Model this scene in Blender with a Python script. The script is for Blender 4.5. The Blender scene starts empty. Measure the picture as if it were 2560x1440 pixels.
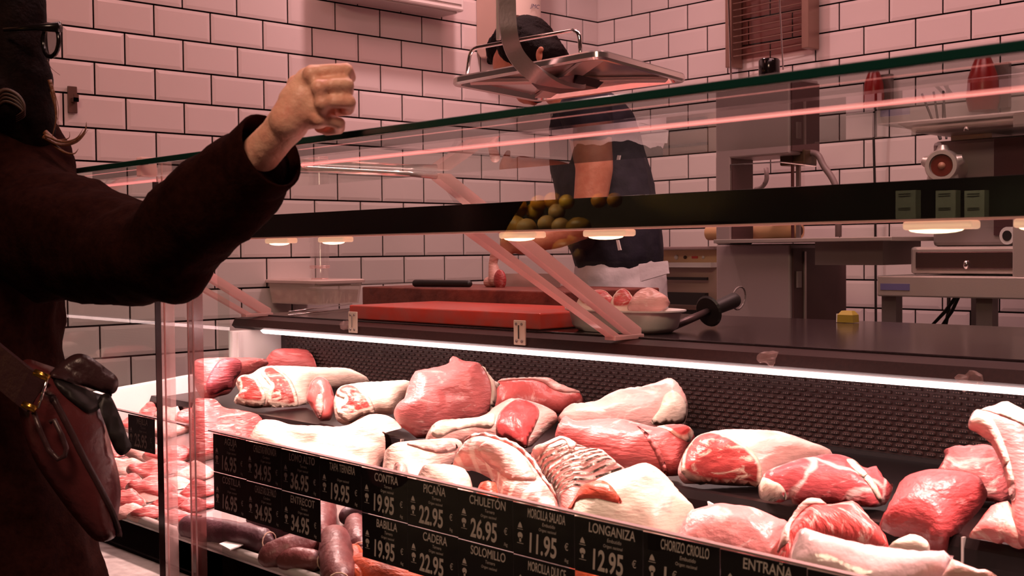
import bpy, bmesh, random
from math import *
from mathutils import Vector, Matrix, noise
from mathutils.geometry import delaunay_2d_cdt
random.seed(7)
S = bpy.context.scene
COL = S.collection
# ------------------------------------------------------------------ camera (solved from the tile joints of both walls; 10 x 20 cm tiles)
F = 2975.28
CAM = Vector((3.5044, -3.8417, 1.15))
YAW, PIT, ROL = -0.8130895, -0.0309913, -0.0097171
fw = Vector((sin(YAW)*cos(PIT), cos(YAW)*cos(PIT), sin(PIT)))
rt0 = Vector((cos(YAW), -sin(YAW), 0)); up0 = rt0.cross(fw)
rt = rt0*cos(ROL) + up0*sin(ROL); up = up0*cos(ROL) - rt0*sin(ROL)
cd = bpy.data.cameras.new('camera'); cam = bpy.data.objects.new('camera', cd); COL.objects.link(cam)
cd.sensor_width = 36; cd.lens = 36*F/2560; cd.clip_start = .02
cam.matrix_world = Matrix((( rt.x, up.x, -fw.x, CAM.x), (rt.y, up.y, -fw.y, CAM.y), (rt.z, up.z, -fw.z, CAM.z), (0, 0, 0, 1)))
cd.dof.use_dof = True; cd.dof.focus_distance = 2.5; cd.dof.aperture_fstop = 14
S.camera = cam
# ------------------------------------------------------------------ world, lamps, exposure
S.view_settings.view_transform = 'Standard'; S.view_settings.look = 'None'
S.view_settings.gamma = 1; S.view_settings.exposure = 0.0
S.cycles.max_bounces = 10; S.cycles.transparent_max_bounces = 40; S.cycles.use_denoising = True
S.cycles.sample_clamp_indirect = 6; S.cycles.caustics_reflective = False; S.cycles.caustics_refractive = False
W = bpy.data.worlds.new('world'); S.world = W; W.use_nodes = True
W.node_tree.nodes['Background'].inputs[0].default_value = (1, .36, .32, 1)
W.node_tree.nodes['Background'].inputs[1].default_value = 0.042
def area(name, loc, target, sx, sy, power, color, spread=pi):
    l = bpy.data.lights.new(name, 'AREA'); l.shape = 'RECTANGLE'; l.size = sx; l.size_y = sy
    l.energy = power; l.color = color; l.spread = spread
    o = bpy.data.objects.new(name, l); COL.objects.link(o); o.location = loc
    o.rotation_euler = (Vector(target) - Vector(loc)).to_track_quat('-Z', 'Y').to_euler(); return o
area('ceiling_light', (.58, -1.12, 2.95), (.40, -1.2, 0), .08, .08, 12, (1, .58, .56), 2.8)
area('ceiling_light', (2.3, -1.0, 2.95), (2.0, -.75, 0), 1.2, .25, 16, (1, .46, .45), 2.4)
area('ceiling_light', (1.0, -.95, 2.95), (.8, -.8, 0), .5, .25, 5, (1, .40, .38), 2.4)
area('ceiling_light', (2.2, -2.15, 2.95), (2.0, -2.0, 0), 2.0, .2, 20, (1, .56, .56), 1.8)
area('ceiling_light', (.75, -2.6, 2.95), (.1, -2.4, 1.2), .6, .3, 5, (1, .38, .33), 2.6)
area('hall_light', (3.3, -4.3, 2.95), (2.2, -2.6, .6), .8, .8, 30, (1, .62, .44), 2.4)
area('stall_light', (-.55, -5.05, 1.95), (-.6, -5.65, 1.2), 1.3, .12, 34, (1, .78, .42), 2.0)
area('stall_light', (2.0, -5.05, 1.95), (2.0, -5.65, 1.2), .9, .12, 10, (1, .85, .60), 2.0)

# ------------------------------------------------------------------ points: pixel of the photograph + a known plane -> a point of the place
def ray(px, py): return rt*((px-1280)/F) + up*((720-py)/F) + fw
def P(px, py, d):                       # on the vertical plane d metres in front of the camera, parallel to the counter
    r = ray(px, py); return CAM + r*(d/r.y)
def PZ(px, py, z):
    r = ray(px, py); return CAM + r*((z-CAM.z)/r.z)
def PX(px, py, x):
    r = ray(px, py); return CAM + r*((x-CAM.x)/r.x)
def PD(px, py, D): return CAM + ray(px, py)*D
def dep(p): return (Vector(p)-CAM).dot(fw)
def Yd(d): return CAM.y + d
# ------------------------------------------------------------------ materials
MATS = {}
def mat(name, col=(.8, .8, .8), rough=.5, metal=0., emit=None, es=0., noise_amt=0., nscale=30., col2=None, bump=0., bscale=60., spec=None, sss=0., coat=0., sheen=0.):
    if name in MATS: return MATS[name]
    m = bpy.data.materials.new(name); m.use_nodes = True; nt = m.node_tree; b = nt.nodes['Principled BSDF']
    b.inputs['Base Color'].default_value = (*col, 1); b.inputs['Roughness'].default_value = rough; b.inputs['Metallic'].default_value = metal
    if spec is not None: b.inputs['Specular IOR Level'].default_value = spec
    if coat: b.inputs['Coat Weight'].default_value = coat; b.inputs['Coat Roughness'].default_value = .15
    if sheen: b.inputs['Sheen Weight'].default_value = sheen
    if sss: b.inputs['Subsurface Weight'].default_value = sss; b.inputs['Subsurface Radius'].default_value = (.02, .006, .004)
    if emit: b.inputs['Emission Color'].default_value = (*emit, 1); b.inputs['Emission Strength'].default_value = es
    tc = nt.nodes.new('ShaderNodeTexCoord')
    if noise_amt or col2:
        n = nt.nodes.new('ShaderNodeTexNoise'); n.inputs['Scale'].default_value = nscale; n.inputs['Detail'].default_value = 5
        nt.links.new(tc.outputs['Object'], n.inputs['Vector'])
        mx = nt.nodes.new('ShaderNodeMix'); mx.data_type = 'RGBA'
        mx.inputs['A'].default_value = (*col, 1); mx.inputs['B'].default_value = (*(col2 or tuple(c*.5 for c in col)), 1)
        rp = nt.nodes.new('ShaderNodeValToRGB'); rp.color_ramp.elements[0].position = .5-.5*(1-noise_amt)*.5; rp.color_ramp.elements[1].position = .75
        nt.links.new(n.outputs['Fac'], rp.inputs['Fac']); nt.links.new(rp.outputs['Color'], mx.inputs['Factor'])
        nt.links.new(mx.outputs['Result'], b.inputs['Base Color'])
    if bump:
        n2 = nt.nodes.new('ShaderNodeTexNoise'); n2.inputs['Scale'].default_value = bscale; n2.inputs['Detail'].default_value = 4
        nt.links.new(tc.outputs['Object'], n2.inputs['Vector'])
        bp = nt.nodes.new('ShaderNodeBump'); bp.inputs['Strength'].default_value = bump; bp.inputs['Distance'].default_value = .01
        nt.links.new(n2.outputs['Fac'], bp.inputs['Height']); nt.links.new(bp.outputs['Normal'], b.inputs['Normal'])
    MATS[name] = m; return m
def glass(name, tint=(.93, .97, .95), rough=0., refl=1.0, ior=1.5):
    """thin clear sheet: passes light straight through, reflects by Fresnel on the side that faces out"""
    if name in MATS: return MATS[name]
    m = bpy.data.materials.new(name); m.use_nodes = True; nt = m.node_tree; nt.nodes.clear()
    o = nt.nodes.new('ShaderNodeOutputMaterial'); mx = nt.nodes.new('ShaderNodeMixShader')
    t = nt.nodes.new('ShaderNodeBsdfTransparent'); t.inputs[0].default_value = (*tint, 1)
    g = nt.nodes.new('ShaderNodeBsdfGlossy'); g.inputs['Roughness'].default_value = rough; g.inputs[0].default_value = (1, 1, 1, 1)
    f = nt.nodes.new('ShaderNodeFresnel'); f.inputs[0].default_value = ior
    ge = nt.nodes.new('ShaderNodeNewGeometry'); s = nt.nodes.new('ShaderNodeMath'); s.operation = 'SUBTRACT'; s.inputs[0].default_value = 1
    nt.links.new(ge.outputs['Backfacing'], s.inputs[1])
    mu = nt.nodes.new('ShaderNodeMath'); mu.operation = 'MULTIPLY'; nt.links.new(f.outputs[0], mu.inputs[0]); nt.links.new(s.outputs[0], mu.inputs[1])
    m2 = nt.nodes.new('ShaderNodeMath'); m2.operation = 'MULTIPLY'; m2.inputs[1].default_value = refl; m2.use_clamp = True
    nt.links.new(mu.outputs[0], m2.inputs[0])
    nt.links.new(m2.outputs[0], mx.inputs[0]); nt.links.new(t.outputs[0], mx.inputs[1]); nt.links.new(g.outputs[0], mx.inputs[2]); nt.links.new(mx.outputs[0], o.inputs[0])
    MATS[name] = m; return m
def meat(name, muscle, fat, streak=.35, sscale=18., stretch=(1, 5, 1), rim=0., marble=.0, dark=None, rough=.34, bump=.5, wave=0.):
    """muscle with grain-directed fat streaks, blotches and a rim of fat; UV = metres in the plane of the cut, attribute rim = metres from its outline"""
    if name in MATS: return MATS[name]
    m = bpy.data.materials.new(name); m.use_nodes = True; nt = m.node_tree; b = nt.nodes['Principled BSDF']
    L = nt.links.new
    uv = nt.nodes.new('ShaderNodeTexCoord'); mp = nt.nodes.new('ShaderNodeMapping'); mp.inputs['Scale'].default_value = stretch
    L(uv.outputs['Object'], mp.inputs['Vector'])
    n0 = nt.nodes.new('ShaderNodeTexNoise'); n0.inputs['Scale'].default_value = 9; n0.inputs['Detail'].default_value = 4; L(uv.outputs['Object'], n0.inputs['Vector'])
    n1 = nt.nodes.new('ShaderNodeTexNoise'); n1.inputs['Scale'].default_value = sscale; n1.inputs['Detail'].default_value = 7; n1.inputs['Roughness'].default_value = .62; n1.inputs['Distortion'].default_value = 1.2; L(mp.outputs[0], n1.inputs['Vector'])
    a = nt.nodes.new('ShaderNodeMix'); a.data_type = 'RGBA'
    a.inputs['A'].default_value = (*muscle, 1); a.inputs['B'].default_value = (*(dark or tuple(c*.55 for c in muscle)), 1)
    r0 = nt.nodes.new('ShaderNodeMapRange'); r0.inputs['From Min'].default_value = .42; r0.inputs['From Max'].default_value = .72; L(n0.outputs['Fac'], r0.inputs['Value']); L(r0.outputs[0], a.inputs['Factor'])
    r1 = nt.nodes.new('ShaderNodeMapRange'); r1.inputs['From Min'].default_value = .66-.30*streak; r1.inputs['From Max'].default_value = .78-.26*streak; L(n1.outputs['Fac'], r1.inputs['Value'])
    c = nt.nodes.new('ShaderNodeMix'); c.data_type = 'RGBA'; c.inputs['B'].default_value = (*fat, 1); L(a.outputs['Result'], c.inputs['A'])
    fac = r1.outputs[0]
    if marble:
        v = nt.nodes.new('ShaderNodeTexVoronoi'); v.feature = 'DISTANCE_TO_EDGE'; v.inputs['Scale'].default_value = marble
        nd = nt.nodes.new('ShaderNodeMix'); nd.data_type = 'VECTOR'; nd.inputs['Factor'].default_value = .06
        L(uv.outputs['Object'], nd.inputs['A']); L(n0.outputs['Color'], nd.inputs['B']); L(nd.outputs['Result'], v.inputs['Vector'])
        rv = nt.nodes.new('ShaderNodeMapRange'); rv.inputs['From Min'].default_value = .012; rv.inputs['From Max'].default_value = .05; rv.inputs['To Min'].default_value = .85; rv.inputs['To Max'].default_value = 0; L(v.outputs['Distance'], rv.inputs['Value'])
        mm = nt.nodes.new('ShaderNodeMath'); mm.operation = 'MAXIMUM'; L(fac, mm.inputs[0]); L(rv.outputs[0], mm.inputs[1]); fac = mm.outputs[0]
    if wave:
        wv = nt.nodes.new('ShaderNodeTexWave'); wv.inputs['Scale'].default_value = wave; wv.inputs['Distortion'].default_value = 1.5; wv.inputs['Detail'].default_value = 2; L(uv.outputs['Object'], wv.inputs['Vector'])
        rw = nt.nodes.new('ShaderNodeMapRange'); rw.inputs['From Min'].default_value = .55; rw.inputs['From Max'].default_value = .9; L(wv.outputs['Fac'], rw.inputs['Value'])
        mm = nt.nodes.new('ShaderNodeMath'); mm.operation = 'MAXIMUM'; L(fac, mm.inputs[0]); L(rw.outputs[0], mm.inputs[1]); fac = mm.outputs[0]
    if rim:
        at = nt.nodes.new('ShaderNodeAttribute'); at.attribute_name = 'rim'
        ns = nt.nodes.new('ShaderNodeMath'); ns.operation = 'MULTIPLY_ADD'; ns.inputs[1].default_value = rim*1.2; ns.inputs[2].default_value = rim*.4; L(n0.outputs['Fac'], ns.inputs[0])
        sb = nt.nodes.new('ShaderNodeMath'); sb.operation = 'SUBTRACT'; L(ns.outputs[0], sb.inputs[0]); L(at.outputs['Fac'], sb.inputs[1])
        rr = nt.nodes.new('ShaderNodeMapRange'); rr.inputs['From Min'].default_value = -.001; rr.inputs['From Max'].default_value = .0025; L(sb.outputs[0], rr.inputs['Value'])
        mm = nt.nodes.new('ShaderNodeMath'); mm.operation = 'MAXIMUM'; L(fac, mm.inputs[0]); L(rr.outputs[0], mm.inputs[1]); fac = mm.outputs[0]
    L(fac, c.inputs['Factor']); L(c.outputs['Result'], b.inputs['Base Color'])
    b.inputs['Roughness'].default_value = rough
    nb = nt.nodes.new('ShaderNodeTexNoise'); nb.inputs['Scale'].default_value = 55; nb.inputs['Detail'].default_value = 5; L(mp.outputs[0], nb.inputs['Vector'])
    bp = nt.nodes.new('ShaderNodeBump'); bp.inputs['Strength'].default_value = bump; bp.inputs['Distance'].default_value = .006; L(nb.outputs['Fac'], bp.inputs['Height']); L(bp.outputs['Normal'], b.inputs['Normal'])
    MATS[name] = m; return m
TILE = mat('white glazed tile', (.80, .72, .72), .16, bump=.03, bscale=14)
GROUT = mat('dark grout', (.006, .002, .002), .95, spec=.05)
STEEL = mat('brushed stainless steel', (.62, .54, .50), .36, .6, bump=.04, bscale=220)
STEELD = mat('dull stainless steel', (.30, .25, .24), .42, .7, bump=.05, bscale=160)
CHROME = mat('polished steel', (.85, .80, .78), .12, 1)
BLACK = mat('black lacquer', (.006, .004, .004), .14, spec=.5)
BLACKT = mat('black tray', (.006, .003, .003), .34, spec=.3)
BLACKM = mat('black matt plastic', (.012, .008, .008), .5)
BROWN = mat('dark brown laminate', (.032, .011, .010), .42, noise_amt=.4, nscale=160, col2=(.018, .006, .006), spec=.3)
WHITEP = mat('white enamelled panel', (.92, .86, .84), .35)
WHITEPL = mat('white plastic', (.82, .76, .74), .42)
CREAM = mat('cream plastic', (.72, .60, .50), .45)
GLASS = glass('clear glass')
ACRYL = glass('clear acrylic', (.96, .95, .95), .02)
ACREDGE = mat('cut acrylic edge', (.85, .62, .60), .18, spec=.8)
def thin_edge(name, col, alpha):
    m = bpy.data.materials.new(name); m.use_nodes = True; nt = m.node_tree; b = nt.nodes['Principled BSDF']
    b.inputs['Base Color'].default_value = (*col, 1); b.inputs['Roughness'].default_value = .2; b.inputs['Alpha'].default_value = alpha; MATS[name] = m; return m
def glow_acrylic(name, col, clear):
    m = bpy.data.materials.new(name); m.use_nodes = True; nt = m.node_tree; nt.nodes.clear(); L = nt.links.new
    o = nt.nodes.new('ShaderNodeOutputMaterial'); t = nt.nodes.new('ShaderNodeBsdfTransparent'); d = nt.nodes.new('ShaderNodeBsdfDiffuse'); tr = nt.nodes.new('ShaderNodeBsdfTranslucent'); g = nt.nodes.new('ShaderNodeBsdfGlossy')
    d.inputs[0].default_value = tr.inputs[0].default_value = (*col, 1); g.inputs['Roughness'].default_value = .12
    a = nt.nodes.new('ShaderNodeMixShader'); a.inputs[0].default_value = .6; L(d.outputs[0], a.inputs[1]); L(tr.outputs[0], a.inputs[2])
    b = nt.nodes.new('ShaderNodeMixShader'); b.inputs[0].default_value = clear; L(a.outputs[0], b.inputs[1]); L(t.outputs[0], b.inputs[2])
    c = nt.nodes.new('ShaderNodeMixShader'); c.inputs[0].default_value = .10; L(b.outputs[0], c.inputs[1]); L(g.outputs[0], c.inputs[2]); L(c.outputs[0], o.inputs[0])
    MATS[name] = m; return m
ACREDGE = glow_acrylic('cut acrylic edge clear', (1, .74, .71), .08)
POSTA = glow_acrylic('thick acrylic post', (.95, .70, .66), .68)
POSTB = glow_acrylic('thick acrylic post, dark side', (.30, .10, .09), .58)  # the dark seen through this clear post is put into its colour
GREEN = mat('green cut glass edge', (.004, .035, .026), .18, spec=.6)
LED = mat('pink fluorescent tube', (1, .8, .8), .4, emit=(1, .62, .61), es=17)
LAMP = mat('warm lamp lens', (1, .8, .6), .4, emit=(1, .70, .42), es=3.2)
# ------------------------------------------------------------------ geometry helpers: every helper returns (verts, faces)
def box(x0, x1, y0, y1, z0, z1):
    v = [(x, y, z) for z in (z0, z1) for y in (y0, y1) for x in (x0, x1)]
    return v, [(0, 2, 3, 1), (4, 5, 7, 6), (0, 1, 5, 4), (2, 6, 7, 3), (0, 4, 6, 2), (1, 3, 7, 5)]
def frame(t):
    t = Vector(t).normalized(); a = Vector((0, 0, 1)) if abs(t.z) < .9 else Vector((1, 0, 0))
    u = t.cross(a).normalized(); return u, u.cross(t).normalized()
def tube(pts, r, n=10, closed=False):
    pts = [Vector(p) for p in pts]; m = len(pts); rs = r if isinstance(r, (list, tuple)) else [r]*m
    v = []; f = []; u0 = None
    for i, p in enumerate(pts):
        a = pts[(i-1) % m] if (i > 0 or closed) else p; b = pts[(i+1) % m] if (i < m-1 or closed) else p
        t = (b-a).normalized()
        if u0 is None: u0, _ = frame(t)
        u = (u0 - t*u0.dot(t)).normalized(); w = t.cross(u); u0 = u
        v += [tuple(p + (u*cos(2*pi*k/n) + w*sin(2*pi*k/n))*rs[i]) for k in range(n)]
    for i in range(m if closed else m-1):
        j = (i+1) % m
        f += [(i*n+k, i*n+(k+1) % n, j*n+(k+1) % n, j*n+k) for k in range(n)]
    if not closed: f += [tuple(range(n-1, -1, -1)), tuple((m-1)*n+k for k in range(n))]
    return v, f
def ribbon(pts, wdir, width, thick):
    """flat bar swept along pts; wdir = direction of its width"""
    pts = [Vector(p) for p in pts]; m = len(pts); wd = Vector(wdir).normalized(); v = []; f = []
    for i, p in enumerate(pts):
        t = (pts[min(i+1, m-1)]-pts[max(i-1, 0)]).normalized(); w = (wd - t*wd.dot(t)).normalized(); nn = t.cross(w)
        v += [tuple(p + w*sx*width/2 + nn*sy*thick/2) for sx, sy in ((-1, -1), (1, -1), (1, 1), (-1, 1))]
    for i in range(m-1): f += [(i*4+k, i*4+(k+1) % 4, i*4+4+(k+1) % 4, i*4+4+k) for k in range(4)]
    return v, f+[(3, 2, 1, 0), tuple(4*(m-1)+k for k in range(4))]
def prism(poly, off):
    n = len(poly); off = Vector(off); v = [tuple(p) for p in poly]+[tuple(Vector(p)+off) for p in poly]
    return v, [tuple(range(n-1, -1, -1)), tuple(range(n, 2*n))]+[(k, (k+1) % n, n+(k+1) % n, n+k) for k in range(n)]
def lathe(prof, c, axis=(0, 0, 1), n=24):
    c = Vector(c); ax = Vector(axis).normalized(); u, w = frame(ax); v = []; f = []
    for r, h in prof: v += [tuple(c+ax*h+(u*cos(2*pi*k/n)+w*sin(2*pi*k/n))*max(r, 1e-4)) for k in range(n)]
    for i in range(len(prof)-1): f += [(i*n+k, i*n+(k+1) % n, (i+1)*n+(k+1) % n, (i+1)*n+k) for k in range(n)]
    return v, f+[tuple(range(n-1, -1, -1)), tuple((len(prof)-1)*n+k for k in range(n))]
def ell(c, r, axes=None, n=16):
    c = Vector(c); X, Y, Z = axes or (Vector((1, 0, 0)), Vector((0, 1, 0)), Vector((0, 0, 1))); v = []; f = []; m = n//2
    for i in range(m+1):
        a = -pi/2+pi*i/m; a = max(-pi/2+.02, min(pi/2-.02, a))
        v += [tuple(c+X*(r[0]*cos(a)*cos(2*pi*k/n))+Y*(r[1]*cos(a)*sin(2*pi*k/n))+Z*(r[2]*sin(a))) for k in range(n)]
    for i in range(m): f += [(i*n+k, i*n+(k+1) % n, (i+1)*n+(k+1) % n, (i+1)*n+k) for k in range(n)]
    return v, f+[tuple(range(n-1, -1, -1)), tuple(m*n+k for k in range(n))]
def cap(p0, r0, p1, r1, n=14):
    p0, p1 = Vector(p0), Vector(p1); t = (p1-p0); L = t.length
    if L < 1e-6: return ell(p0, (r0,)*3)
    t /= L; pts = []; rs = []
    for k in range(7): a = pi/2*k/6; pts.append(p0-t*r0*cos(a)*1.0); rs.append(max(r0*sin(a), 1e-4))
    for k in range(1, 6): s = k/6; pts.append(p0+t*L*s); rs.append(r0+(r1-r0)*s)
    for k in range(7): a = pi/2*k/6; pts.append(p1+t*r1*sin(a)); rs.append(max(r1*cos(a), 1e-4))
    return tube(pts, rs, n)
def join(gs):
    v = []; f = []
    for a, b in gs: o = len(v); v += list(a); f += [tuple(i+o for i in q) for q in b]
    return v, f
def wloc(o):
    p = Vector((0, 0, 0))
    while o: p += Vector(o.location); o = o.parent
    return p
def tag(o, label=None, cat=None, group=None, kind=None):
    if label: o['label'] = label
    if cat: o['category'] = cat
    if group: o['group'] = group
    if kind: o['kind'] = kind
    return o
def thing(name, label, cat, loc, group=None):
    o = bpy.data.objects.new(name, None); COL.objects.link(o); o.location = loc; o.empty_display_size = .05
    return tag(o, label, cat, group)
def mk(name, g, m, parent=None, smooth=False, bevel=0, seg=2, rim=None, autos=None):
    v, f = join(g) if isinstance(g, list) else g
    base = wloc(parent) if parent else None
    if base is None:
        xs, ys, zs = zip(*v); base = Vector(((min(xs)+max(xs))/2, (min(ys)+max(ys))/2, min(zs)))
        loc = base
    else: loc = Vector((0, 0, 0))
    me = bpy.data.meshes.new(name); me.from_pydata([tuple(Vector(p)-base) for p in v], [], f); me.update()
    bm = bmesh.new(); bm.from_mesh(me); bmesh.ops.recalc_face_normals(bm, faces=bm.faces)
    if bevel:
        ed = [e for e in bm.edges if len(e.link_faces) == 2 and e.calc_face_angle(0) > .6]
        bmesh.ops.bevel(bm, geom=ed, offset=bevel, segments=seg, profile=.5, affect='EDGES', clamp_overlap=True)
    bm.to_mesh(me); bm.free()
    for mm in (m if isinstance(m, (list, tuple)) else [m]): me.materials.append(mm)
    if smooth:
        for p in me.polygons: p.use_smooth = True
        if autos: me.set_sharp_from_angle(angle=autos)
    o = bpy.data.objects.new(name, me); COL.objects.link(o); o.location = loc
    if parent: o.parent = parent
    if rim is not None:
        a = me.attributes.new('rim', 'FLOAT', 'POINT'); a.data.foreach_set('value', rim)
    return o
def struct(name, g, m, **k): return tag(mk(name, g, m, **k), kind='structure')
def bake(o, voxel, smooth_it=4, sub=0):
    r = o.modifiers.new('r', 'REMESH'); r.mode = 'VOXEL'; r.voxel_size = voxel
    s = o.modifiers.new('s', 'SMOOTH'); s.iterations = smooth_it; s.factor = .5
    dg = bpy.context.evaluated_depsgraph_get(); me = bpy.data.meshes.new_from_object(o.evaluated_get(dg))
    old = o.data; o.modifiers.clear(); o.data = me; me.name = old.name; bpy.data.meshes.remove(old)
    for p in me.polygons: p.use_smooth = True
    return o
def blob(name, gs, m, voxel, parent=None, it=4):
    """one continuous skin grown round tapered limbs"""
    v, f = join(gs); o = mk(name, (v, f), m, parent); return bake(o, voxel, it)
def crumple(o, amp, scale, seed=0.):
    me = o.data; me.update()
    ns = [v.normal.copy() for v in me.vertices]
    for v, n in zip(me.vertices, ns): v.co += n*amp*noise.fractal((v.co+Vector((seed, 0, 0)))*scale, 1, 2, 4)
    me.update()
def catmull(pts, k=5):
    out = []; n = len(pts)
    for i in range(n):
        a, b, c, d = (Vector(pts[(i+j-1) % n]) for j in range(4))
        for s in range(k):
            t = s/k; out.append(.5*((2*b)+(c-a)*t+(2*a-5*b+4*c-d)*t*t+(3*b-a-3*c+d)*t**3))
    return out
def text_geo(s, size, font_sx=1.0, align='LEFT', bold=0.):
    c = bpy.data.curves.new('t', 'FONT'); c.body = s; c.size = size; c.align_x = align; c.offset = bold
    o = bpy.data.objects.new('t', c); COL.objects.link(o)
    dg = bpy.context.evaluated_depsgraph_get(); me = bpy.data.meshes.new_from_object(o.evaluated_get(dg))
    v = [(p.co.x*font_sx, p.co.y) for p in me.vertices]; f = [tuple(p.vertices) for p in me.polygons]
    bpy.data.objects.remove(o); bpy.data.curves.remove(c); bpy.data.meshes.remove(me); return v, f
def text_at(s, size, org, u, w, sx=1.0, align='LEFT', bold=0., jit=0.):
    v, f = text_geo(s, size, sx, align, bold); org = Vector(org); u = Vector(u); w = Vector(w)
    return [tuple(org+u*(a+b*jit)+w*b) for a, b in v], f

#@@SETTING
# ================================================================== the room
TW, TH, Z0 = .19682, .1, 1.935            # tile pitch along the wall, row height, height of row line 0
def tiles(x0, x1, wall):
    """bevelled metro tiles in running bond + the grout bed, one mesh"""
    v = []; f = []; fm = []
    g = .0058/2; bv = .011; h = .0016
    def put(a, z): return (0.0+a[1], -a[0], z) if wall == 'L' else (a[0], -a[1], z)
    for row in range(-12, 20):
        zt = Z0-TH*row; zb = zt-TH; odd = row % 2 == 0          # row -2: joints at odd half tiles
        k = -2
        while True:
            a0 = (k+(.5 if odd else 0))*TW; a1 = a0+TW; k += 1
            if a0 > x1: break
            A0, A1 = max(a0+g, g*.6), min(a1-g, x1)
            if a1 < x0+.01 or A1-A0 < .02: continue
            o = len(v); t, b = zt-g, zb+g
            for (aa, zz, hh) in ((A0, b, 0), (A1, b, 0), (A1, t, 0), (A0, t, 0), (A0, b, .004), (A1, b, .004), (A1, t, .004), (A0, t, .004),
                                 (A0+bv, b+bv, .004+h), (A1-bv, b+bv, .004+h), (A1-bv, t-bv, .004+h), (A0+bv, t-bv, .004+h)):
                v.append(put((aa, hh), zz))
            for q in ((0, 1, 5, 4), (1, 2, 6, 5), (2, 3, 7, 6), (3, 0, 4, 7), (4, 5, 9, 8), (5, 6, 10, 9), (6, 7, 11, 10), (7, 4, 8, 11), (8, 9, 10, 11)):
                f.append(tuple(o+i for i in q)); fm.append(0)
    o = len(v)
    b = box(-.12, 0.0012, -x1, .12, -.0, 3.05) if wall == 'L' else box(0, x1, -.0012, .12, -.0, 3.05)
    v += b[0]; f += [tuple(o+i for i in q) for q in b[1]]; fm += [1]*6
    return v, f, fm
for nm, w, ln in (('wall_left', 'L', 3.05), ('wall_back', 'B', 5.2)):
    v, f, fm = tiles(0, ln, w)
    o = struct(nm, (v, f), [TILE, GROUT])
    for p, i in zip(o.data.polygons, fm): p.material_index = i
struct('floor', box(-2.6, 5.2, -6.6, .12, -.08, 0), mat('grey floor tile', (.10, .08, .08), .45, noise_amt=.3, nscale=8))
struct('ceiling', box(-2.6, 5.2, -6.6, .12, 3.05, 3.15), mat('dark ceiling board', (.16, .12, .12), .9))
struct('trim_1', box(.3, 5.2, -1.72, -.0, 0, .12), mat('duckboard grey', (.12, .10, .10), .6))

#@@COUNTER
# ================================================================== the glass-topped display counter
XL, XR, XE = .592, 4.6, .690                        # its left end, its right end (outside the picture)
C = thing('display_counter', 'long refrigerated butcher display counter with glass front, glass top and pink light tube', 'counter', (2.3, Yd(1.5), 0))
yd = Yd
mk('base_cabinet', box(XE-.02, XR, yd(.98), yd(1.78), .08, .60), BLACKM, C, bevel=.004)
mk('plinth', box(XL+.05, XR-.05, yd(1.05), yd(1.7), 0, .08), STEELD, C)
mk('front_ledge', box(XE-.02, XR, yd(.865), yd(1.0), .575, .60), mat('grey stone ledge', (.55, .47, .45), .35, noise_amt=.5, nscale=60, col2=(.35, .28, .27)), C, bevel=.006)
#mk('bumper', box(XE-.02, XR, yd(.74), yd(.80), .50, .585), BLACKM, C, bevel=.008)
mk('front_lip', box(XE-.02, XR, yd(1.0), yd(1.03), .60, .648), BLACKM, C)
mk('front_rail', tube([(XE-.02, yd(1.0), .661), (XR, yd(1.0), .661)], .0085, 12), mat('satin rail', (.78, .70, .66), .3, .35), C, smooth=True)
def deckz(d): return .662+.185*(d-1.02)
DECK = mat('stainless deck', (.45, .40, .39), .25, .75)
pr = [(XE+.001, yd(1.0), .655), (XE+.001, yd(1.02), deckz(1.02)), (XE+.001, yd(1.40), deckz(1.40)), (XE+.001, yd(1.40), .60), (XE+.001, yd(1.0), .60)]
mk('lower_deck', prism(pr, (XR-XE-.02, 0, 0)), DECK, C)
TZ = .793
def tierz(d): return TZ+.05*(d-1.40)
pr = [(XE+.001, yd(1.395), .62), (XE+.001, yd(1.395), TZ-.012), (XE+.001, yd(1.40), TZ), (XE+.001, yd(1.415), TZ), (XE+.001, yd(1.42), TZ-.006), (XE+.001, yd(1.775), tierz(1.775)-.006), (XE+.001, yd(1.775), .62)]
mk('upper_tier', prism(pr, (XR-XE-.03, 0, 0)), BLACKT, C)
for xj in (1.72, 2.83):                   # the joints between the black trays of the tier
    mk('tray_joint', box(xj-.0015, xj+.0015, yd(1.393), yd(1.40), .70, TZ+.001), STEEL, C)
# perforated back panel: embossed slots in running bond
PB = mat('brown perforated panel', (.024, .009, .008), .42, spec=.4)
SLOT = mat('embossed slot rim', (.075, .034, .030), .35, spec=.6)
SLOTD = mat('slot grain', (.13, .07, .06), .35, spec=.6)
DARKH = mat('slot hole', (.008, .003, .003), .8)
mk('back_panel', box(XE+.001, XR, yd(1.785), yd(1.83), TZ, .955), PB, C)
sv = []; hv = []
for r in range(15):
    zc = .939-r*.0086
    x = XE+.03+(0 if r % 2 else .0108)
    while x < 3.05:
        def capsule(L, h, y):
            return [(x+L/2*sx+h*cos(a), y, zc+h*sin(a)) for sx, aa in ((1, (-pi/2, -pi/5, pi/5, pi/2)), (-1, (pi/2, pi*.8, pi*1.2, pi*1.5))) for a in aa]
        o, i = capsule(.0118, .0029, yd(1.7845)), capsule(.0114, .0021, yd(1.7815)); n = len(o)
        sv.append((o+i, [(k, (k+1) % n, n+(k+1) % n, n+k) for k in range(n)]))
        for q in (-1, 0, 1):
            hv.append(box(x+q*.0043-.0010, x+q*.0043+.0010, yd(1.7812), yd(1.784), zc-.0011, zc+.0011))
        hv.append((i, [tuple(range(n))]))
        x += .0216
mk('slot_rims', sv, SLOT, C); 
mk('slot_holes', [h for h in hv if len(h[0]) == 8 and len(h[1]) == 1], DARKH, C)
mk('slot_grain', [h for h in hv if len(h[1]) == 6], SLOTD, C)
mk('lower_back_panel', box(XE+.001, XR, yd(1.776), yd(1.785), TZ-.05, .812), BLACKM, C)
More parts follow.
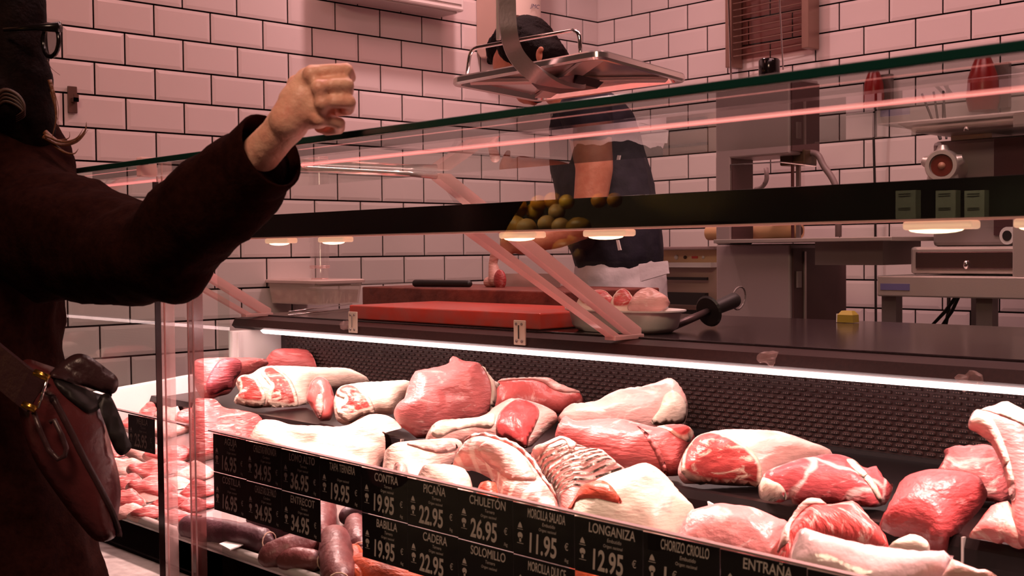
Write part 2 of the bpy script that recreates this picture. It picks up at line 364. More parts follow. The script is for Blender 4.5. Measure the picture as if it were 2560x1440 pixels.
# white left end: low at the front, tall at the back, a glass pane above the low part
pr = [(XE-.022, yd(1.0), .60), (XE-.022, yd(1.0), .793), (XE-.022, yd(1.635), .846), (XE-.022, yd(1.635), .944), (XE-.022, yd(1.83), .944), (XE-.022, yd(1.83), .60)]
mk('end_panel', prism(pr, (.022, 0, 0)), WHITEP, C, bevel=.002)
mk('end_strip', box(XE, XE+.004, yd(1.650), yd(1.655), .85, .94), WHITEPL, C)
mk('end_glass', prism([(XE-.014, yd(.94), .788), (XE-.014, yd(1.632), .846), (XE-.014, yd(1.632), 1.05), (XE-.014, yd(1.25), 1.27), (XE-.014, yd(.94), 1.27)], (.006, 0, 0)), GLASS, C)
# rear worktop, fascia and light tube
mk('worktop', box(XL, XR, yd(1.755), yd(2.46), .962, .982), mat('black stone worktop', (.022, .012, .014), .16, noise_amt=.3, nscale=90, col2=(.035, .022, .024)), C, bevel=.002)
mk('fascia', prism([(XL, yd(1.69), .953), (XL, yd(1.70), .972), (XL, yd(1.752), .978), (XL, yd(1.752), .945), (XL, yd(1.70), .945)], (XR-XL, 0, 0)), BROWN, C)
mk('worktop_support', box(XL+.05, XR, yd(1.83), yd(2.40), .60, .962), BROWN, C)
mk('light_tube', tube([Vector((.722, yd(1.705), .9435)), Vector((.735, yd(1.705), .9435))] + [(x, yd(1.705), .9435) for x in (.76, 1.5, 2.5, 3.5, XR-.05)], [.003]+[.0075]*6, 12), LED, C, smooth=True)
# front glass in two panes, glass top, acrylic posts and brackets
mk('front_glass', box(XL, 1.665, yd(.925), yd(.933), .565, 1.270), GLASS, C); 
mk('front_glass', box(1.87, XR, yd(.925), yd(.933), .60, 1.270), GLASS, C)
mk('glass_edge', box(1.6655, 1.6675, yd(.924), yd(.934), .565, 1.270), mat('dark glass edge', (.02, .008, .008), .2), C)
tp = mk('glass_top', box(.45, XR, yd(.815), yd(1.315), 1.282, 1.2895), GLASS, C)
mk('green_edge', box(.45, XR, yd(.809), yd(.815), 1.2812, 1.2900), GREEN, C, bevel=.0015)
def rod_post(px, bottom, d, m, w=.0095):
    c1 = P(px, bottom, d)
    mk('acrylic_post', box(c1.x-w, c1.x+w, c1.y-w, c1.y+w, .60, 1.281), m, C)
    mk('post_edge', box(c1.x-w, c1.x-w+.0022, c1.y-w, c1.y-w+.0022, .60, 1.281), ACREDGE, C)
    mk('post_edge', box(c1.x+w-.0022, c1.x+w, c1.y-w, c1.y-w+.0022, .60, 1.281), ACREDGE, C)
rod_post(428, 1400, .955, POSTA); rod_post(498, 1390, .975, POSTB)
for k, X in enumerate((.66, 1.99, 3.30)):
    pts = [(1.700, .983), (1.764, .983), (1.764, .998), (1.285, 1.2765), (1.258, 1.2765), (1.258, 1.262), (1.330, 1.220), (1.318, 1.205)]
    up_bar = [(1.745, .9835), (1.767, .9835), (1.767, .998), (1.285, 1.2790), (1.262, 1.2790), (1.262, 1.270)]
    lo_bar = [(1.690, .9835), (1.712, .9835), (1.345, 1.188), (1.318, 1.188)]
    face = [(1.712, .984), (1.745, .984), (1.28, 1.262), (1.345, 1.188)]
    b = thing if False else None
    mk('bracket_face', prism([(X-.006, yd(a), z) for a, z in face], (.012, 0, 0)), ACRYL, C)
    mk('bracket_bar', prism([(X-.011, yd(a), z) for a, z in up_bar], (.022, 0, 0)), ACREDGE, C)
    mk('bracket_bar', prism([(X-.011, yd(a), z) for a, z in lo_bar], (.022, 0, 0)), ACREDGE, C)
    mk('bracket_foot', box(X-.014, X+.014, yd(1.688), yd(1.772), .9785, .987), ACREDGE, C, bevel=.001)
    mk('support_rod', tube([(X, yd(.93), 1.2765), (X, yd(1.2), 1.2765), (X, yd(1.262), 1.2755)], [.0045, .0045, .006], 10), mat('clear rod', (.95, .80, .78), .08, .6), C, smooth=True)
mk('pink_line', tube([(XL, yd(1.0), 1.2806), (XR, yd(1.0), 1.2806)], .0013, 10), mat('pink glowing strip', (.95, .5, .48), .35, emit=(1, .26, .24), es=.85), C, smooth=True)  # pink line under the glass top, its glow added as emission
cp = P(368, 410, .83)
mk('glass_clip', box(cp.x-.008, cp.x+.008, cp.y-.014, cp.y+.012, 1.266, 1.295), ACREDGE, C, bevel=.002)
# black lamp bar under the glass top
mk('lamp_bar', box(XL+.03, XR-.05, yd(1.288), yd(1.318), 1.1825, 1.2275), BLACK, C, bevel=.001)
mk('bar_trim', box(XL+.03, XR-.05, yd(1.287), yd(1.319), 1.1800, 1.1825), mat('pink trim', (.75, .42, .40), .4), C)
for px in (702, 838, 1305, 1522, 2352, 2640, 470, 330):
    c = P(px, 590, 1.303); 
    h = mk('lamp_housing', box(c.x-.042, c.x+.042, yd(1.291), yd(1.316), 1.170, 1.180), mat('lamp housing', (.9, .62, .45), .4, emit=(1, .55, .35), es=.55), C, bevel=.003)
    mk('lamp_lens', ell((c.x-.006, yd(1.303), 1.1700), (.034, .010, .0045)), LAMP, h, smooth=True)
    l = bpy.data.lights.new('counter_lamp', 'SPOT'); l.energy = 18; l.color = (1, .60, .57); l.spot_size = 2.5; l.spot_blend = .8; l.shadow_soft_size = .02
    lo = bpy.data.objects.new('counter_lamp', l); COL.objects.link(lo); lo.location = (c.x, yd(1.303), 1.155); lo.rotation_euler = (0, 0, 0)
# price rail under the cards, hinges on the fascia
for a_, b_ in ((XE+.01, 1.62), (1.70, 3.3)): mk('price_rail', prism([(a_, yd(1.005), .700), (b_, yd(1.005), .700), (b_, yd(1.005), .8520-.0108*(b_-1.72)), (a_, yd(1.005), .8520-.0108*(a_-1.72))], (0, .003, 0)), ACRYL, C)
for a_, b_ in ((XE+.01, 1.62), (1.70, 3.3)): mk('price_rail_edge', ribbon([(a_, yd(1.003), .8525-.0108*(a_-1.72)), (b_, yd(1.003), .8525-.0108*(b_-1.72))], (0, 1, 0), .009, .0022), mat('acrylic rail edge', (.42, .26, .26), .22), C)
for px in (893, 1310):
    a = P(px, 815, 1.700); w = .017
    hg = mk('hinge', box(a.x-w, a.x+w, yd(1.686), yd(1.690), .957, 1.008), mat('brass-white hinge plate', (.85, .74, .62), .35, .3), C, bevel=.0012)
    for sx in (-1, 1):
        for z in (.965, 1.000): mk('screw', ell((a.x+sx*.008, yd(1.685), z), (.0034, .0015, .0034), n=10), STEELD, hg)
    mk('hinge_rib', box(a.x-.002, a.x+.002, yd(1.684), yd(1.686), .970, .998), CHROME, hg)

#@@TAGS
# ================================================================== price cards
CARD = mat('black chalk card', (.004, .002, .002), .6, spec=.12)
CHALK = mat('white chalk lettering', (.58, .45, .41), .8, spec=.1)
CARDX = [1.722+.1040*i for i in range(13)]
def price_card(x0, row, title, sub, origin, price, _n, label, w=.1028, h=.0632, price_on=True):
    z1 = .8505-.0108*(x0-1.72)-row*.0645; z0 = z1-h; y = yd(.9965)
    t = thing('price_card', label, 'price card', (x0+w/2, y, z0), 'chalk price cards along the counter front')
    mk('card', box(x0, x0+w, y-.001, y+.001, z0, z1), CARD, t, bevel=.0004)
    U, Wd = (1, 0, 0), (0, 0, 1); g = []; yy = y-.0016
    def put(s, size, u, v, sx, al='LEFT', jit=.06, bold=.0): g.append(text_at(s, size, (x0+u, yy, z0+v), U, Wd, sx, al, bold, jit))
    n = max(len(title), 1); sx = min(1.0, .072/(n*.0085))
    put(title, .0160, w*.56, .0490, sx*.80, 'CENTER', bold=.0002)
    if sub: put(sub, .0062, w*.60, .0415, .9, 'CENTER', .15)
    if origin: put(origin, .0052, w*.58, .0350, .85, 'CENTER', .15)
    if price:
        put(price, .0335, w*.24, .0070, .68, bold=.0007)
        put('€', .012, w*.24+.0118*len(price)+.004, .0195, .85); put('/kg', .006, w*.24+.0118*len(price)+.004, .0055, .9)
    # the two small stamps at the left: a hat over a line, a fleur over a line
    cx = x0+.013
    def q(u0, u1, v0, v1): g.append(([(cx+u0, yy, z0+v0), (cx+u1, yy, z0+v0), (cx+u1, yy, z0+v1), (cx+u0, yy, z0+v1)], [(0, 1, 2, 3)]))
    g.append(([(cx-.004, yy, z0+.034), (cx+.004, yy, z0+.034), (cx+.0022, yy, z0+.0385), (cx, yy, z0+.041), (cx-.0022, yy, z0+.0385)], [(0, 1, 2, 3, 4)]))
    q(-.005, .005, .0318, .0325); q(-.0055, .0055, .0145, .0152)
    g.append(([(cx+.0045*cos(a), yy, z0+.0245+.0040*sin(a)) for a in [k*pi/5 for k in range(10)]], [tuple(range(10))])); q(-.0016, .0016, .0165, .0225)
    mk('lettering', g, CHALK, t)
    return t
TOP = [('AGUJA', 'Ternera', 'Origen: nacional', '16.95'), ('CHULETAS RIÑONADA', 'Cordero', 'Origen: nacional', '34.95'), ('LOMO ALTO', 'Ternera', 'Origen: nacional', '36.95'), ('TAPA TERNERA', '', 'Origen: nacional', '19.95'),
       ('CONTRA', 'Ternera', 'Origen: nacional', '19.95'), ('PICAÑA', 'Ternera', 'Origen: nacional', '22.95'), ('CHULETÓN', 'Ternera', 'Origen: nacional', '26.95'), ('MORCILLA SALADA', 'Embutido', 'Origen: nacional', '11.95'),
       ('LONGANIZA', 'Embutido', 'Origen: nacional', '12.95'), ('CHORIZO CRIOLLO', 'Embutido', 'Origen: nacional', '1'), ('ENTRAÑA', 'Ternera', 'Origen: nacional', ''), ('', '', '', '')]
BOT = {0: ('COSTILLA', 'Ternera', 'Origen: nacional', '16.95'), 1: ('CHULETAS DE PALO', 'Cordero', 'Origen: nacional', '34.95'), 2: ('ENTRECOT', 'Ternera', 'Origen: nacional', '34.95'), 4: ('BABILLA', 'Ternera', 'Origen: nacional', '19.95'),
       5: ('CADERA', 'Ternera', 'Origen: nacional', '22.95'), 6: ('SOLOMILLO', 'Ternera', 'Origen: nacional', ''), 7: ('MORCILLA DULCE', '', '', '')}
def ask(t): return t.lower().replace('ñ', 'n').replace('ó', 'o')
for i, (a, b, c, p) in enumerate(TOP):
    lab = 'black chalk price card in the top row reading %s%s' % (a, ' '+p if len(p) > 2 else '') if a else 'blank-looking black price card at the right end of the top row'
    price_card(CARDX[i], 0, a, b, c, p, None, lab)
for i, (a, b, c, p) in BOT.items():
    price_card(CARDX[i], 1, a, b, c, p, None, 'black chalk price card in the bottom row reading %s%s' % (a, ' '+p if len(p) > 2 else ''))
price_card(1.512-.1028, 0, 'MEJILLA', 'Ternera', 'Origen: nacional', '25.95', None, 'lone black chalk price card priced 25.95 beside the handbag')

#@@MEAT
# ================================================================== the meat
def c1(l): return [(480+x/3.6, 840+y/3.6) for x, y in l]
def c2(l): return [(960+x/3.2, 860+y/3.2) for x, y in l]
def c3(l): return [(1600+x/2.6667, 980+y/2.6667) for x, y in l]
def plane(anchor, tilt):
    h = (CAM-anchor); h.z = 0; h.normalize(); n = h*cos(tilt)+Vector((0, 0, 1))*sin(tilt)
    e1 = Vector((0, 0, 1)).cross(n).normalized(); return anchor, n, e1, n.cross(e1)
def onplane(pl, px, py):
    A, n, e1, e2 = pl; r = ray(px, py); p = CAM+r*((A-CAM).dot(n)/r.dot(n)); q = p-A; return (q.dot(e1), q.dot(e2))
def pillow(pl, pxs, T, R, back=.4, step=.007, amp=.0028, nsc=38, lift=0., ridge=None, seed=0., k=5, flat=0., on=None, H=None, clamp=None, lump=0.):
    """closed body: an outline in a plane through the piece, rounded over towards its rim, T thick in front and back*T behind"""
    A, n, e1, e2 = pl; pts = [Vector(onplane(pl, *q)) for q in catmull(pxs, k)]
    m = len(pts); xs = [p.x for p in pts]; ys = [p.y for p in pts]
    def inside(x, y):
        c = False; j = m-1
        for i in range(m):
            a, b = pts[i], pts[j]
            if (a.y > y) != (b.y > y) and x < (b.x-a.x)*(y-a.y)/(b.y-a.y)+a.x: c = not c
            j = i
        return c
    def dist(x, y):
        best = 9; q = Vector((x, y))
        for i in range(m):
            a, b = pts[i-1], pts[i]; ab = b-a; L2 = ab.length_squared
            t = max(0, min(1, (q-a).dot(ab)/L2)) if L2 else 0; best = min(best, (q-a-ab*t).length)
        return best
    inn = []; x = min(xs); row = 0
    while x < max(xs):
        y = min(ys)+(step/2 if row % 2 else 0)
        while y < max(ys):
            if inside(x, y) and dist(x, y) > step*.45: inn.append(Vector((x, y)))
            y += step
        x += step*.87; row += 1
    V, E, Fc, ov, oe, of = delaunay_2d_cdt(pts+inn, [(i, (i+1) % m) for i in range(m)], [], 1, 1e-6)
    ds = [0. if (ov[i] and min(ov[i]) < m) else dist(p.x, p.y) for i, p in enumerate(V)]
    verts = []; rim = []; idx_b = {}
    def w(p, h):
        q = A+e1*p.x+e2*p.y+n*(h+lift+(on(p.x, p.y) if on else 0))
        return tuple(clamp(q) if clamp else q)
    def disp(p, d):
        t = min(1, d/R); h = T*sqrt(max(0, 1-(1-t)**2))*(1-flat)+flat*T*min(1, t*3)
        pos = Vector((p.x+seed, p.y, seed*2)); h += amp*noise.fractal(pos*nsc, 1, 2, 4)*min(1, t*2)
        if lump:
            g_ = abs(noise.noise(pos*8+Vector((.35*noise.noise(pos*30), 0, 0)))); h += T*lump*noise.noise(pos*13)*min(1, t*1.5)-.0045*max(0, 1-g_*11)*min(1, t*2)*min(1, T/.03)
        if ridge: h += ridge[0]*(sin((p.x*cos(ridge[2])+p.y*sin(ridge[2])+.012*noise.noise(pos*9))*ridge[1]))*min(1, t*1.5)
        return h
    if H is not None: H.append(lambda x, y: disp(Vector((x, y)), dist(x, y)) if inside(x, y) else 0.)
    for p, d in zip(V, ds):
        h = disp(p, d)
        verts.append(w(p, h)); rim.append(d)
    nb = len(verts)
    for i, (p, d) in enumerate(zip(V, ds)):
        if d == 0.: idx_b[i] = i
        else:
            t = min(1, d/R); idx_b[i] = len(verts); verts.append(w(p, -.006 if on else -T*back*sqrt(max(0, 1-(1-t)**2)))); rim.append(d)
    fs = [tuple(f) for f in Fc]+[tuple(idx_b[i] for i in reversed(f)) for f in Fc]
    return verts, fs, rim
NM = [0]; WORK = .982+.0215
def tagline(px): return 1082+.2235*(px-535)
def piece(name, label, pxs, m, z, tilt=35, T=.045, R=.05, ext=0, d=None, parts=(), group=None, cat='meat', kw=None, pl=None, place=None):
    NM[0] += 1
    if ext: pxs = [(x, y+ext if y > tagline(x)-14 else y) for x, y in pxs]
    low = max(pxs, key=lambda q: q[1]-.2235*q[0])
    if pl is None:
        A = P(low[0], low[1], d) if d else None
        if A is None:
            A = PZ(low[0], low[1], z)
        pl = plane(A, radians(tilt))
    H = []
    def clamp(q):
        dd = q.y-CAM.y
        if 'worktop' in (place or ''): q.z = max(q.z, WORK); return q
        if ext or place == 'deck':
            if dd > 1.391 and q.z < TZ+.012: q.y = CAM.y+1.391; dd = 1.391
            q.z = max(q.z, deckz(dd)+.001)
        elif dd > 1.393: q.z = max(q.z, tierz(min(max(dd, 1.40), 1.775))+.001); q.y = min(q.y, CAM.y+1.772)
        else: q.z = max(q.z, deckz(dd)+.001)
        return q
    v, f, r = pillow(pl, pxs, T, R, seed=NM[0]*1.7, H=H, clamp=clamp, **(dict(lump=.25)|(kw or {})))
    o = mk(name, (v, f), m, None, smooth=True, rim=r); tag(o, label, cat, group)
    for (pn, pts, pm, T2, R2, lf, *kk) in parts:
        v, f, r = pillow(pl, pts, (min(T2*.55, .009) if pn in ('fat_rim', 'rib_bone', 'fat_edge', 'vertebrae', 'ridged_skin') else min(T2*.22, .0035)), R2, lift=.0012, seed=NM[0]*1.7, on=H[0], clamp=clamp, **(dict(step=.006, amp=.0008)|(kk[0] if kk else {})))
        mk(pn, (v, f), pm, o, smooth=True, rim=r)
    return o
FAT = (.86, .66, .52); FATW = (.88, .70, .57); PINK = (.74, .24, .22); RED = (.52, .060, .055); DRED = (.36, .028, .030); PALE = (.85, .50, .44)
m_beef = meat('beef round', (.64, .17, .165), (.82, .50, .46), .26, 16, (1, 1, 3))
m_beefd = meat('dark beef', (.50, .072, .075), (.70, .30, .29), .20, 14, (2, 1, 3))
m_beefr = meat('red beef with membrane', (.60, .125, .12), (.84, .48, .44), .30, 12, (1, 1, 4))
m_fat = meat('white fat cap', FATW, (.80, .42, .37), .40, 12, (1, 1, 3), bump=.32, dark=(.86, .60, .52))
m_fatp = meat('pink fat cap', (.82, .47, .42), (.92, .74, .66), .50, 11, (1, 1, 2.5), bump=.35, dark=(.74, .32, .30))
m_face = meat('marbled cut face', (.54, .070, .066), FAT, .46, 30, (1, 1, 2), rim=.006)
m_eye = meat('ribeye cut', (.50, .045, .040), (.86, .55, .46), .30, 40, (1, 1, 1), marble=0, rim=.0035)
m_lface = meat('lamb cut face', (.56, .075, .065), FATW, .50, 20, (1, 1, 2.5), rim=.009)
m_disk = meat('shank disc', (.48, .065, .065), (.74, .36, .33), .20, 34, (1, 1, 1), rim=.002)
m_pork = meat('pale pork', (.80, .42, .37), (.90, .74, .64), .45, 12, (1, 1, 3))
m_belly = meat('pork belly', (.84, .54, .45), (.90, .74, .62), .45, 12, (1, 1, 4), dark=(.80, .38, .34), bump=.35)
m_slice = meat('thin pink slices', (.60, .105, .10), (.88, .56, .50), .45, 20, (1, 1, 6), rim=.004)
m_rib = meat('rib rack', (.74, .34, .30), (.92, .76, .68), .50, 16, (1, 1, 4), wave=15)
m_vert = meat('vertebra strip', (.66, .22, .20), (.92, .76, .68), .30, 30, (1, 1, 1), wave=17)
m_seam = meat('fat seam', FATW, (.85, .60, .52), .3, 30)
m_steak = meat('chuck steak', (.52, .085, .092), (.84, .54, .50), .34, 15, (1, 1, 2.5), marble=11)
m_orange = meat('orange red flesh', (.72, .10, .055), (.80, .20, .12), .25, 12, (1, 1, 4))
m_purple = meat('purple silver skin', (.50, .10, .12), (.72, .36, .40), .35, 9, (1, 1, 6))
T0 = TZ
piece('beef_flank', 'rolled red flank with purple ridged skin at the far left end', c1([(20, 240), (200, 212), (400, 210), (600, 215), (690, 240), (620, 300), (500, 370), (430, 400), (375, 470), (330, 520), (240, 545), (160, 575), (100, 560), (50, 500), (10, 380)]), m_beef, T0+.01, 30, .05, .05,
      parts=[('ridged_skin', c1([(150, 560), (130, 480), (180, 380), (250, 290), (340, 260), (430, 290), (440, 360), (380, 430), (360, 490), (260, 530)]), m_purple, .018, .03, .040, dict(ridge=(.0018, 560, .6)))])
piece('beef_round', 'red dome of beef standing against the slotted panel at the left', c1([(650, 270), (690, 170), (760, 118), (880, 110), (1000, 113), (1100, 130), (1180, 180), (1240, 250), (1290, 330), (1280, 420), (1000, 440), (760, 400)]), m_beefr, T0, 18, .04, .06, d=1.70)
piece('lamb_loin', 'left fat-topped lamb loin with spiral cut chops at its end', c1([(530, 360), (600, 310), (700, 287), (850, 288), (1100, 298), (1380, 308), (1480, 340), (1595, 405), (1560, 440), (1300, 470), (1120, 480), (1060, 520), (1040, 640), (1000, 670), (960, 700), (900, 716), (800, 700), (700, 668), (650, 660), (560, 650), (480, 630), (395, 610), (380, 575), (430, 520), (395, 430), (440, 375)]), m_fat, T0+.003, 38, .040, .045,
      parts=[('cut_face', c1([(640, 355), (720, 338), (800, 400), (860, 450), (905, 520), (942, 600), (955, 680), (880, 705), (790, 692), (690, 662), (680, 600), (705, 540), (660, 480), (620, 420)]), m_lface, .018, .02, .034),
             ('rib_end', c1([(400, 415), (480, 400), (560, 440), (620, 520), (665, 600), (640, 655), (540, 650), (400, 612), (388, 570), (425, 500)]), m_lface, .016, .02, .028),
             ('bone', c1([(500, 400), (540, 440), (590, 540), (640, 600), (630, 640), (590, 620), (540, 540)]), m_seam, .008, .012, .044)])
piece('lamb_tenderloin', 'narrow upright oval cut with a pale fat core between the two lamb loins', c1([(1033, 530), (1060, 430), (1110, 375), (1170, 366), (1230, 410), (1270, 500), (1288, 600), (1270, 700), (1230, 768), (1160, 768), (1105, 700), (1060, 620), (1033, 580)]), meat('oval cut', (.60, .12, .11), (.80, .45, .40), .3, 22, (1, 1, .6), rim=.002), T0+.002, 22, .024, .03,
      parts=[('fat_core', c1([(1145, 535), (1180, 570), (1185, 670), (1150, 745), (1110, 660), (1120, 580)]), m_pork, .008, .012, .018)])
piece('lamb_loin', 'right fat-topped lamb loin beside the big red round', c1([(1280, 560), (1330, 480), (1500, 440), (1700, 425), (1960, 420), (1980, 500), (1900, 560), (1850, 640), (1800, 705), (1660, 705), (1640, 745), (1560, 765), (1420, 805), (1365, 800), (1305, 760), (1285, 700), (1275, 620)]), m_fat, T0+.002, 38, .038, .045,
      parts=[('cut_face', c1([(1315, 505), (1440, 495), (1530, 555), (1605, 640), (1648, 725), (1540, 755), (1420, 800), (1330, 762), (1295, 680), (1370, 640), (1300, 580)]), m_lface, .018, .02, .032)])
piece('beef_round', 'largest round red joint of beef in the middle of the counter', c2([(160, 440), (190, 340), (240, 240), (330, 218), (500, 180), (528, 120), (560, 110), (640, 152), (740, 165), (800, 200), (845, 270), (893, 340), (897, 420), (862, 520), (792, 600), (740, 635), (640, 640), (520, 690), (440, 740), (340, 770), (280, 765), (200, 705), (118, 640), (78, 560), (108, 480)]), m_beef, None, 30, .06, .07, d=1.42,
      parts=[('fat_rim', c2([(740, 166), (810, 210), (855, 280), (925, 318), (905, 360), (898, 460), (845, 560), (852, 420), (820, 300), (772, 212)]), m_seam, .012, .012, .022)])
piece('rib_slab', 'flat slab of beef ribs with a squared fat edge behind the middle joints', c2([(890, 330), (1050, 303), (1300, 298), (1380, 328), (1440, 358), (1585, 418), (1585, 490), (1500, 505), (1430, 552), (1350, 560), (1250, 560), (1100, 560), (920, 560), (885, 440)]), meat('rib slab flesh', (.58, .10, .09), (.88, .56, .48), .45, 16, (1, 1, 1)), None, 40, .03, .03, d=1.62,
      parts=[('fat_edge', c2([(915, 308), (1100, 302), (1300, 300), (1440, 360), (1572, 420), (1500, 442), (1380, 430), (1250, 350), (1100, 337), (930, 347)]), m_pork, .012, .012, .020)])
piece('lamb_haunch', 'pale lamb haunch with a dark red round cut disc facing out', c2([(335, 790), (360, 690), (430, 632), (600, 613), (760, 605), (850, 540), (950, 470), (1050, 450), (1180, 478), (1300, 520), (1395, 600), (1300, 700), (1200, 800), (1140, 865), (1060, 850), (900, 800), (700, 790), (440, 830)]), m_pork, None, 40, .032, .035, d=1.36,
      parts=[('cut_disc', c2([(895, 770), (908, 660), (960, 580), (1040, 510), (1120, 498), (1200, 540), (1235, 620), (1200, 720), (1155, 800), (1140, 866), (1060, 835), (980, 800)]), m_disk, .012, .02, .040), ('fat_flap', c2([(380, 760), (470, 700), (620, 650), (790, 620), (880, 640), (860, 740), (700, 730), (560, 760), (440, 800)]), m_fat, .012, .02, .034)])
piece('lamb_joint', 'pale fat-covered leg leaning against the slotted panel, rounded end at right', c2([(1390, 600), (1480, 500), (1560, 488), (1700, 468), (1760, 428), (1900, 373), (2080, 348), (2180, 318), (2285, 288), (2350, 328), (2405, 400), (2430, 480), (2424, 580), (2385, 665), (2300, 700), (2160, 720), (2000, 720), (1850, 720), (1650, 720), (1480, 700)]), m_fatp, None, 30, .055, .06, d=1.55,
      parts=[('fat_end', c2([(2230, 500), (2310, 455), (2400, 500), (2418, 580), (2385, 655), (2300, 680), (2180, 690), (2130, 672), (2190, 600)]), m_fat, .018, .03, .036)])
piece('beef_rump', 'wide smooth red rump in front of the pale leg', c2([(1370, 780), (1385, 670), (1450, 595), (1530, 640), (1650, 632), (1850, 622), (2000, 650), (2160, 692), (2300, 678), (2420, 688), (2485, 742), (2420, 820), (2395, 920), (2375, 1040), (2310, 1095), (2200, 1070), (2050, 1060), (1900, 1060), (1700, 1000), (1560, 940), (1440, 880)]), m_beefr, None, 36, .06, .07, d=1.40,
      parts=[('fat_seam', c2([(2020, 760), (2060, 800), (2160, 900), (2230, 1000), (2260, 1075), (2225, 1065), (2170, 980), (2080, 860)]), m_beef, .006, .010, .056), ('upper_fold', c2([(2180, 720), (2300, 690), (2420, 690), (2475, 742), (2420, 810), (2330, 830), (2240, 790)]), m_face, .015, .02, .030)])
piece('ribeye_roast', 'rolled ribeye roast with a round marbled cut face and pink fat coat', c3([(252, 530), (278, 440), (330, 360), (392, 308), (520, 273), (680, 268), (850, 273), (960, 290), (1100, 340), (1230, 388), (1300, 440), (1200, 500), (1060, 540), (920, 600), (820, 690), (700, 672), (500, 648), (320, 618), (275, 590)]), m_fatp, T0+.001, 32, .055, .055,
      parts=[('cut_face', c3([(272, 545), (288, 440), (340, 358), (420, 318), (520, 345), (620, 400), (722, 470), (795, 560), (802, 640), (792, 684), (640, 663), (460, 643), (328, 613), (288, 582)]), m_face, .012, .016, .046),
             ('fat_ring', c3([(330, 560), (345, 450), (400, 385), (440, 400), (450, 450), (400, 470), (385, 540), (395, 610), (350, 600)]), m_seam, .005, .008, .056),
             ('eye', c3([(400, 475), (480, 455), (600, 500), (720, 540), (785, 592), (792, 670), (640, 655), (470, 637), (402, 612), (390, 535)]), m_eye, .008, .012, .052)])
piece('chuck_steak', 'marbled chuck steak leaning on the ribeye roast with a white fat corner', c3([(798, 700), (808, 580), (850, 550), (960, 510), (1100, 470), (1250, 448), (1350, 458), (1440, 490), (1500, 540), (1560, 518), (1612, 560), (1642, 618), (1685, 612), (1672, 690), (1622, 770), (1560, 845), (1450, 820), (1300, 790), (1150, 772), (1030, 752), (1000, 715), (930, 738), (850, 718)]), m_steak, T0+.003, 42, .040, .035,
      parts=[('fat_corner', c3([(798, 600), (860, 660), (950, 695), (975, 722), (905, 735), (800, 708)]), m_seam, .008, .012, .026), ('fat_seam', c3([(1370, 545), (1440, 535), (1490, 640), (1570, 715), (1610, 765), (1570, 775), (1480, 690), (1415, 622)]), m_seam, .006, .012, .036)])
piece('beef_roast', 'darkest red roast overhanging the black tray edge at the right', c3([(1595, 890), (1640, 800), (1690, 700), (1722, 638), (1800, 588), (1950, 556), (2100, 566), (2240, 598), (2315, 660), (2292, 745), (2222, 835), (2152, 905), (2112, 995), (2030, 1075), (1930, 1064), (1895, 1012), (1820, 985), (1720, 965), (1640, 935)]), m_beefd, None, 42, .06, .06, d=1.38)
piece('beef_trim', 'pinkish sinewy lump of beef behind the darkest roast', c3([(1975, 560), (2030, 440), (2038, 378), (2200, 366), (2350, 368), (2435, 440), (2455, 560), (2475, 690), (2440, 790), (2360, 800), (2200, 760), (2060, 680)]), meat('sinewy beef', (.58, .14, .14), (.84, .60, .54), .55, 13, (1, 1, 3)), None, 30, .05, .05, d=1.58)
piece('tomahawk_chop', 'tall rib chop with a long bare bone rising at the right edge', c3([(2188, 235), (2222, 140), (2300, 118), (2400, 78), (2452, 74), (2560, 130), (2660, 200), (2700, 600), (2680, 1000), (2560, 1045), (2490, 900), (2472, 700), (2420, 500), (2340, 345), (2262, 282)]), m_beef, T0+.002, 25, .035, .035,
      parts=[('rib_bone', c3([(2188, 235), (2228, 140), (2300, 165), (2360, 240), (2432, 380), (2485, 560), (2506, 720), (2470, 720), (2420, 510), (2340, 352), (2258, 283)]), meat('pink bone', (.80, .42, .38), FATW, .5, 14, (1, 1, 3)), .014, .014, .026), ('fat_cap', c3([(2240, 132), (2400, 80), (2460, 76), (2640, 170), (2640, 300), (2520, 255), (2400, 205), (2300, 152)]), m_fat, .014, .02, .026)])
piece('beef_fat_piece', 'marbled fatty offcut at the foot of the tall rib chop', c3([(2195, 965), (2250, 880), (2320, 788), (2420, 756), (2480, 760), (2530, 860), (2620, 900), (2640, 1060), (2500, 1040), (2430, 1000), (2400, 1015), (2300, 985)]), meat('fatty offcut', (.66, .16, .15), FATW, .62, 11, (1, 1, 1.5)), T0, 45, .03, .03)
# the front row on the lower deck, its feet behind the price cards
FD = 1.16
def front(name, label, pxs, m, T=.035, R=.04, tilt=45, ext=70, d=FD, **k): return piece(name, label, pxs, m, None, tilt, T, R, ext, d, **k)
front('bacon_slab', 'pink streaky slab lying left of the price cards behind the posts', c1([(0, 640), (100, 590), (220, 598), (300, 668), (420, 690), (560, 718), (745, 780), (720, 850), (600, 900), (500, 930), (330, 890), (190, 860), (0, 870)]), m_slice, d=1.24)
front('pork_belly', 'long pale sheet of pork belly folded along the top of the first cards', c1([(440, 930), (560, 830), (740, 783), (900, 828), (1100, 828), (1360, 838), (1480, 780), (1600, 733), (1740, 738), (1840, 788), (1905, 850), (1985, 900), (2060, 985), (1990, 1060), (1850, 1100), (1700, 1140), (1640, 1180), (1400, 1115), (1100, 1045), (850, 1005), (650, 965)]), m_belly, kw=dict(ridge=(.003, 130, 1.1)))
front('pork_shoulder', 'pale fatty shoulder piece above the fifth price card', c2([(-20, 1020), (0, 900), (40, 835), (150, 808), (400, 788), (610, 798), (640, 860), (570, 930), (500, 990), (420, 1060), (300, 1060), (200, 1060), (90, 1030)]), m_belly, parts=[('lean_patch', c2([(180, 880), (330, 860), (500, 870), (590, 880), (520, 930), (420, 960), (300, 940)]), m_pork, .010, .02, .028)])
